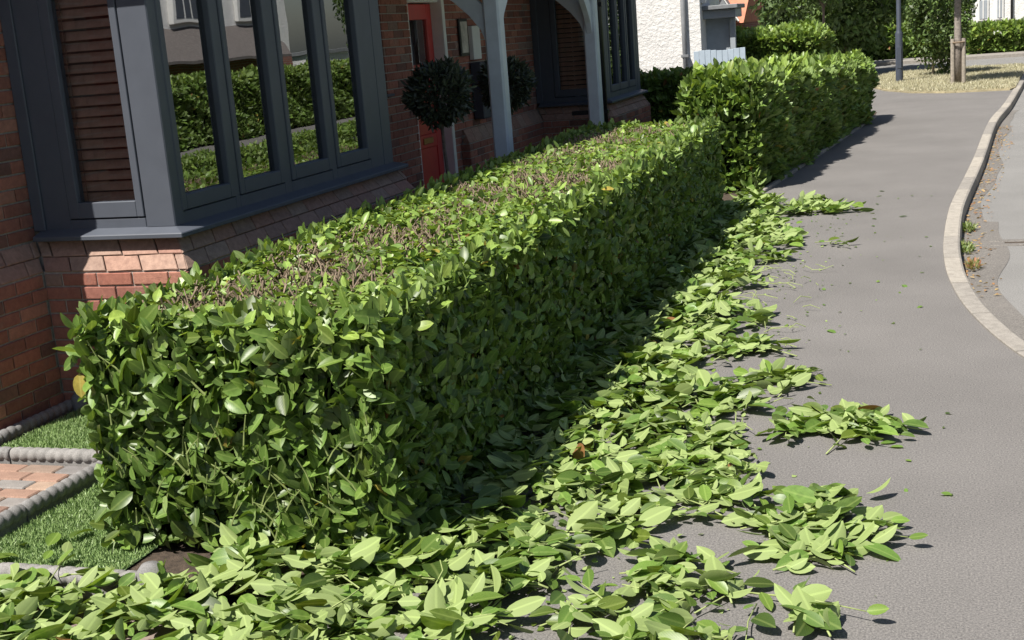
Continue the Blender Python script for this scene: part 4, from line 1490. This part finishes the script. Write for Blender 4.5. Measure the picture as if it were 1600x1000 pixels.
# weeds by the kerb
def weed(x, y, label, n=90, r=.12, h=.09, cols=((.10, .17, .04), (.25, .28, .10))):
    W0 = empty('weed', (x, y, -.096), label, 'weed')
    a = rng.random(n) * 6.283; rr = r * np.sqrt(rng.random(n))
    P = np.stack([rr * np.cos(a) * .55, rr * np.sin(a) * 1.7, rng.random(n) * .04], 1)
    D = np.stack([np.cos(a) * .6, np.sin(a) * .6, .5 + rng.random(n)], 1) + rng.normal(size=(n, 3)) * .3
    t_ = rng.random((n, 1))
    lv = Leaves(); lv.add('lo', P, D, unit(rng.normal(size=(n, 3)) + np.array([0, 0, 1.])), h * (.5 + .7 * rng.random(n)), .014, np.array(cols[0]) * (1 - t_) + np.array(cols[1]) * t_, .2, .4)
    o = link('foliage', lv.mesh('foliage'), W0, M_clip); tag(o, kind='stuff')


weed(.235, 11.55, 'green weed tuft in the gutter, nearer the far hedges than the drain channel', 150, .09, .05)
weed(.20, 10.55, 'straggling green weed in the gutter right beside the drain channel', 120, .085, .05)
weed(.235, 9.85, 'reddish green weed tuft in the gutter, between the drain channel and the widening kerb', 110, .08, .045, ((.12, .16, .05), (.36, .16, .09)))
# dead leaves in the gutter
n = 420
yy = rng.uniform(8.8, 21, n); kx = np.interp(yy, [p[1] for p in KERB], [p[0] for p in KERB])
P = np.stack([kx + .15 + rng.random(n) ** 2 * .22, yy, np.full(n, -.088)], 1)
a = rng.random(n) * 6.283
lv = Leaves(); t_ = rng.random((n, 1))
lv.add('lo', P, np.stack([np.cos(a), np.sin(a), rng.random(n) * .5], 1), unit(rng.normal(size=(n, 3)) * .4 + np.array([0, 0, 1.])), .02 + .035 * rng.random(n), .018, np.array((.34, .15, .07)) * (1 - t_) + np.array((.45, .33, .16)) * t_, .2, .3)
o = link('leaf_litter', lv.mesh('leaf_litter'), None, M_far); tag(o, 'brown dead leaves blown into the gutter by the kerb', 'leaf litter', kind='stuff')

# ------------------------------------------------------------------ dry verge, lamp post, trees
vg = [(-1.55, 31.6), (-1.15, 29.9), (-.55, 28.6), (.17, 27.95), (1.36, 27.75), (1.48, 28.2), (1.93, 33.4), (2.35, 36.6), (1.2, 37.1), (-1.2, 36.6), (-1.6, 34.5)]
tag(link('verge', rawmesh('verge', [(x, y, .03) for x, y in vg] + [(x, y, -.05) for x, y in vg], [tuple(range(len(vg)))] + [(i, (i + 1) % len(vg), len(vg) + (i + 1) % len(vg), len(vg) + i) for i in range(len(vg))]), None, M_vergebase), 'parched grass verge at the corner of the side road', 'verge', kind='structure')
g = blades('dry_grass', 46000, [(-1.6, 27.7, 2.4, 37.1)], .085, .012, [(.33, .32, .19), (.52, .48, .34)], M_grass, .03, inside=lambda x, y: inpoly(x, y, vg))
tag(g, 'dry straw-coloured grass on the verge', 'grass', kind='stuff')

LP = empty('lamp_post', (-.88, 32.0, .03), 'dark blue-grey street lamp column on the dry verge', 'lamp post')
MB().lathe([(.085, 0), (.085, 1.15), (.078, 1.18), (.055, 1.24), (.05, 5.0), (.04, 5.6), (.001, 5.6)], n=16).build('column', M_galv, LP, 0, True)
MB().box((-.09, -.1, 5.55), (.09, .45, 5.68)).build('lantern', M_galv, LP, .03)
MB().box((-.05, -.092, .35), (.05, -.084, .85)).build('access_door', M_galv, LP, .004)


def tree(name, loc, label, cat, trunk_h, r0, crown, nleaf, leafL, cols, clumps=26, group=None, trunk_mat=None, stems=1, tight=.33, hollow=.35):
    T = empty(name, loc, label, cat, group)
    cz, rx, ry_, rz = crown
    cen = np.array([0, 0, cz])
    d = unit(rng.normal(size=(clumps, 3)))
    cl = cen + d * np.array([rx, ry_, rz]) * (hollow + (1 - hollow) * rng.random((clumps, 1)) ** .5) * .85
    tb = MB()
    for s_ in range(stems):
        ox = random.uniform(-.12, .12) if stems > 1 else 0
        oy = random.uniform(-.12, .12) if stems > 1 else 0
        top = (ox * 1.5 + random.uniform(-.1, .1) * rx, oy, cz + rz * .4)
        tb.tube([(ox, oy, -.02), (ox * 1.1, oy, trunk_h * .5), (ox * 1.2, oy, trunk_h), top], [r0, r0 * .82, r0 * .7, r0 * .2], 10)
    for c in cl:
        st_ = np.array([0, 0, max(trunk_h * .8, min(c[2] - .4, cz + rz * .2))])
        mid = st_ * .45 + c * .55 + np.array([0, 0, .1])
        tb.tube([tuple(st_), tuple(mid), tuple(c)], [r0 * .32, r0 * .2, r0 * .06], 5, False)
    tb.build('trunk', trunk_mat or M_bark, T, 0, True)
    w_ = rng.integers(0, clumps, nleaf)
    g_ = rng.normal(size=(nleaf, 3))
    g_ = unit(g_) * (rng.random((nleaf, 1)) ** .45) * 1.0
    P = cl[w_] + g_ * np.array([rx, ry_, rz]) * tight * (0.7 + .6 * rng.random((clumps, 1)))[w_]
    P[:, 2] = np.maximum(P[:, 2], .05)
    out_ = unit(P - cen)
    D = unit(out_ * .4 + rng.normal(size=(nleaf, 3)) * .8 + np.array([0, 0, -.25]))
    N_ = unit(out_ * .4 + rng.normal(size=(nleaf, 3)) * .5 + np.array([0, 0, .7]))
    L = leafL * (.65 + .7 * rng.random(nleaf))
    lv = Leaves()
    tone = (0.75 + .6 * rng.random((clumps, 1)))[w_]
    lv.add('tiny', P, D, N_, L, L * .55, leaf_cols(nleaf, cols) * tone, .1, .15)
    o = link('crown', lv.mesh('crown'), T, M_far); tag(o, kind='stuff')
    return T


VT = tree('verge_tree', (.40, 30.0, .03), 'staked young street tree on the dry verge', 'tree', 1.9, .095, (3.45, 1.3, 1.3, 1.5), 6500, .12, 'dark', 30, None, M_greybark)
for (dx, dy) in ((-.11, -.08), (.12, -.05), (.08, .12)):
    MB().tube([(dx, dy, -.02), (dx * 1.0, dy, 1.0)], [.045, .042], 8).build('stake', M_stake, VT, 0, False)
MB().tube([(.15 * math.cos(q), .15 * math.sin(q), .92) for q in np.linspace(0, 6.283, 15)], .022, 6, False).build('tie', M_twig, VT)
tree('corner_shrub', (-.02, 33.9, .03), 'bushy dark young tree with two pale bare stems behind the verge', 'tree', .9, .028, (1.65, .85, .8, 1.6), 9000, .11, 'tree', 46, None, M_palebark, 2, .30)
tree('broad_tree', (-2.7, 40.5, -.1), 'broad dark leafy tree behind the lamp column', 'tree', 1.4, .14, (2.7, 2.1, 2.0, 2.2), 12000, .2, 'tree', 44, 'trees beyond the side road')
tree('broad_tree', (-4.2, 44.0, -.1), 'dark leafy tree standing behind the rounded hedge by the gate', 'tree', 1.3, .15, (3.0, 1.75, 2.0, 2.5), 12000, .22, 'dark', 44, 'trees beyond the side road')
tree('broad_tree', (-1.0, 52.0, -.1), 'leafy tree beyond the low hedge over the side road', 'tree', 1.2, .14, (3.2, 2.4, 2.2, 2.7), 11000, .24, 'tree', 40, 'trees beyond the side road')
tree('broad_tree', (-9.0, 58.0, -.1), 'grey-green tree mass behind the clay-tiled roof', 'tree', 1.2, .16, (3.2, 3.4, 2.4, 3.2), 12000, .28, 'tree', 46, 'trees beyond the side road')
tree('broad_tree', (-4.6, 62.0, -.1), 'tall tree farthest behind the side road', 'tree', 1.2, .16, (3.6, 3.6, 2.6, 3.6), 12000, .3, 'dark', 46, 'trees beyond the side road')
tree('slim_tree', (-3.05, 37.6, -.1), 'thin-stemmed young tree before the dark trees', 'tree', 2.0, .05, (3.4, 1.0, 1.0, 1.4), 3500, .13, 'tree', 22)

# ------------------------------------------------------------------ white houses
WH = empty('white_house', (0, 0, 0), 'white rendered house with a grey downpipe beyond the dark hedge', 'house')
XC, YC = -4.16, 24.0
MB().box((-12, YC, -.1), (XC, 26.3, 3.3)).build('wall', M_render, WH)
MB().prism([(-12.3, 3.3), (XC + .2, 3.3), (-8.1, 4.6)], 'y', YC - .2, 26.5).build('roof', M_clay, WH)
dp = MB().tube([(-4.46, YC - .06, 0), (-4.46, YC - .06, 3.25)], .045, 10).build('downpipe', M_lead, WH, 0, True)
for z in (1.2, 2.6): MB().box((-4.53, YC - .11, z), (-4.39, YC, z + .05)).build('pipe_bracket', M_lead, dp, .004)
# grey porch with boarded side on the street face
GP = empty('side_porch', (0, 0, 0), parent=WH)
MB().box((XC, 24.3, 1.86), (-3.55, 25.1, 2.02)).build('canopy', M_garage, GP, .01)
MB().box((XC, 24.2, 2.021), (-3.5, 25.2, 2.10)).build('canopy_roof', M_lead, GP, .01)
MB().box((XC, 24.6, 0), (-3.72, 24.7, 1.86)).build('boarding', M_garage, GP, .004)
MB().box((-3.70, 24.5, 0), (-3.60, 24.6, 1.86)).build('porch_post', M_garage, GP, .006)
MB().box((XC + .002, 24.15, 2.15), (XC + .09, 24.27, 3.2)).build('white_pipe', M_white, GP, .01)
GA = empty('garden_gate', (-4.26, 23.72, 0), 'pale blue boarded garden gate beside the white house', 'gate')
for i in range(9):
    MB().box((i * .105, 0, .08), (i * .105 + .1, .02, 1.30 + .012 * math.sin(i))).build('board', M_gate, GA, .003)
MB().box((0, .021, .3), (.945, .05, .4)).build('rail', M_gate, GA, .003)
MB().box((0, .021, 1.05), (.945, .05, 1.15)).build('rail', M_gate, GA, .003)
# clay tiled house farther on
CH = empty('clay_roof_house', (0, 0, 0), 'house with steep clay-tiled gables behind the grey porch', 'house')
MB().box((-12.5, 48.0, -.1), (-6.75, 54, 1.7)).build('wall', M_farbrick, CH)
MB().add([(-12.8, 47.7, 1.65), (-6.7, 47.7, 1.65), (-6.3, 51, 4.9), (-12.8, 51, 4.9), (-12.8, 54.3, 1.65), (-6.7, 54.3, 1.65)], [(0, 1, 2, 3), (3, 2, 5, 4), (1, 5, 2), (0, 3, 4), (0, 4, 5, 1)]).build('roof', M_clay, CH)
for xc in (-7.42, -9.6):
    dm = MB().add([(xc - .55, 47.4, 1.75), (xc + .55, 47.4, 1.75), (xc, 47.4, 2.62), (xc - .55, 49, 1.75), (xc + .55, 49, 1.75), (xc, 49, 2.62)], [(0, 1, 2), (3, 5, 4), (0, 3, 4, 1), (0, 2, 5, 3), (1, 4, 5, 2)]).build('dormer', M_lead, CH)
    MB().tube([(xc - .6, 47.36, 1.72), (xc, 47.36, 2.68), (xc + .6, 47.36, 1.72)], .035, 5).build('barge_board', M_white, dm)

FW = empty('far_white_house', (0, 0, 0), 'far white house with slim windows and a black downpipe behind the long hedge', 'house')
MB().box((1.2, 58, -.1), (12, 66, 5.6)).build('wall', M_render, FW)
MB().prism([(.8, 5.6), (12.4, 5.6), (6.6, 8.6)], 'y', 57.7, 66.3).build('roof', M_tile, FW)
for (xa, xb, za, zb) in ((1.62, 1.92, 1.0, 1.75), (2.32, 2.50, 1.0, 1.85), (1.6, 2.6, 3.2, 4.5), (4.6, 5.8, 3.2, 4.5)):
    wn = MB().box((xa - .07, 57.93, za - .08), (xb + .07, 57.99, zb + .07)).build('window', M_white, FW, .01)
    bx('pane', (xa, 57.91, za), (xb, 57.925, zb), M_garage, wn, 0)
    bx('glazing_bar', ((xa + xb) / 2 - .02, 57.89, za), ((xa + xb) / 2 + .02, 57.908, zb), M_white, wn, 0)
MB().tube([(2.88, 57.9, 0), (2.88, 57.9, 5.5)], .05, 8).build('downpipe', M_black, FW, 0, True)
MB().box((3.55, 56.9, 2.05), (6.2, 58, 2.35)).build('canopy', M_garage, FW, .02)
MB().prism([(3.65, 1.45), (3.8, 1.45), (4.2, 2.05), (3.65, 2.05)], 'y', 57.0, 57.1).build('canopy_bracket', M_garage, FW)
sg = MB().box((1.75, 46.36, .62), (2.55, 46.42, .74)).build('white_strip', M_white, None, .01)  # plain strip for the white car-like shape glimpsed in the hedge gap
tag(sg, 'short white strip showing in a gap of the far bright hedge', 'rail')

# ------------------------------------------------------------------ over the road (seen mirrored in the bay window)
OG = MB().box((5.9, -6, -.14), (7.6, 50, 0.0)).build('opposite_pavement', M_pave, None, 0); tag(OG, 'pavement on the other side of the road', 'pavement', kind='structure')
hedge('low_hedge', (3.95, 9.0, -.1), (4.65, 30.0, .20), 14000, 'knee-low hedge along the far side of the road, mirrored in the bay window', leafL=(0.07, 0.12), tpl='lo', fresh=.5, wild=.2, wobble=.02, faces=('-x', '-y', '+z'), core=.1)
OL = MB().box((8.4, -6, -.14), (40, 60, -.05)).build('opposite_lawn', M_lawnbase, None, 0); tag(OL, 'front gardens on the other side of the road', 'lawn', kind='structure')
OH = empty('opposite_house', (0, 0, 0), 'white house with lean-to porch roof over the road, mirrored in the bay window', 'house')
MB().box((12, 24, -.1), (20, 37.6, 5.2)).build('wall', M_render, OH)
MB().box((11.9, 24, -.1), (11.996, 37.5, 1.9)).build('brick_base', M_farbrick, OH)
MB().add([(10.9, 24, 1.86), (10.9, 35.6, 1.86), (12, 36.4, 2.75), (12, 24, 2.75), (10.9, 24, 1.78), (10.9, 35.6, 1.78), (12, 36.4, 1.78), (12, 24, 1.78)], [(0, 1, 2, 3), (4, 7, 6, 5), (0, 4, 5, 1), (1, 5, 6, 2), (0, 3, 7, 4)]).build('lean_to_roof', M_tile, OH)
for (ya, yb) in ((30.9, 32.4), (34.4, 36.2), (26.5, 28.4)):
    wn = MB().box((11.86, ya - .1, 2.85), (11.999, yb + .1, 4.3)).build('window', M_white, OH, .02)
    k_ = 3
    for q in range(k_):
        s0 = ya + (yb - ya) * q / k_ + .05; s1 = ya + (yb - ya) * (q + 1) / k_ - .05
        bx('pane', (11.85, s0, 2.98), (11.858, s1, 4.2), M_frame, wn, 0)
MB().prism([(11.6, 5.2), (20.4, 5.2), (16, 8.2)], 'y', 23.6, 38).build('roof', M_tile, OH)
WG = empty('white_garage', (0, 0, 0), 'low white garage over the road, mirrored in the bay window', 'garage')
MB().box((13, 40.6, -.1), (17, 44, 1.75)).build('wall', M_render, WG)
MB().box((12.9, 40.5, 1.76), (17.1, 44.1, 1.9)).build('roof', M_lead, WG, .01)
tree('street_tree', (12.2, 46.5, -.1), 'leafy tree beyond the white garage, mirrored in the bay window', 'tree', 1.6, .14, (4.2, 2.6, 2.6, 3.0), 9000, .22, 'tree', 40, 'trees over the road')
tree('street_tree', (10.2, 40.5, -.1), 'younger tree by the white garage, mirrored in the bay window', 'tree', 1.5, .09, (3.4, 1.3, 1.3, 1.9), 6000, .16, 'tree', 30, 'trees over the road')
tree('street_tree', (15.0, 56.0, -.1), 'largest tree farther along over the road', 'tree', 1.8, .18, (4.4, 3.4, 3.4, 3.4), 9000, .28, 'tree', 40, 'trees over the road')

NH = empty('added_neighbour_house', (0, 0, 0), 'unseen plain brick house beyond the driveway, added to darken the side pane reflection', 'house')  # unseen house added so the bay's side pane mirrors a dark wall
MB().box((-14, -12, -.1), (-5.2, .3, 5.0)).build('wall', M_farbrick, NH)
MB().prism([(-14.3, 5.0), (-4.9, 5.0), (-9.6, 7.6)], 'y', -12.2, .45).build('roof', M_tile, NH)
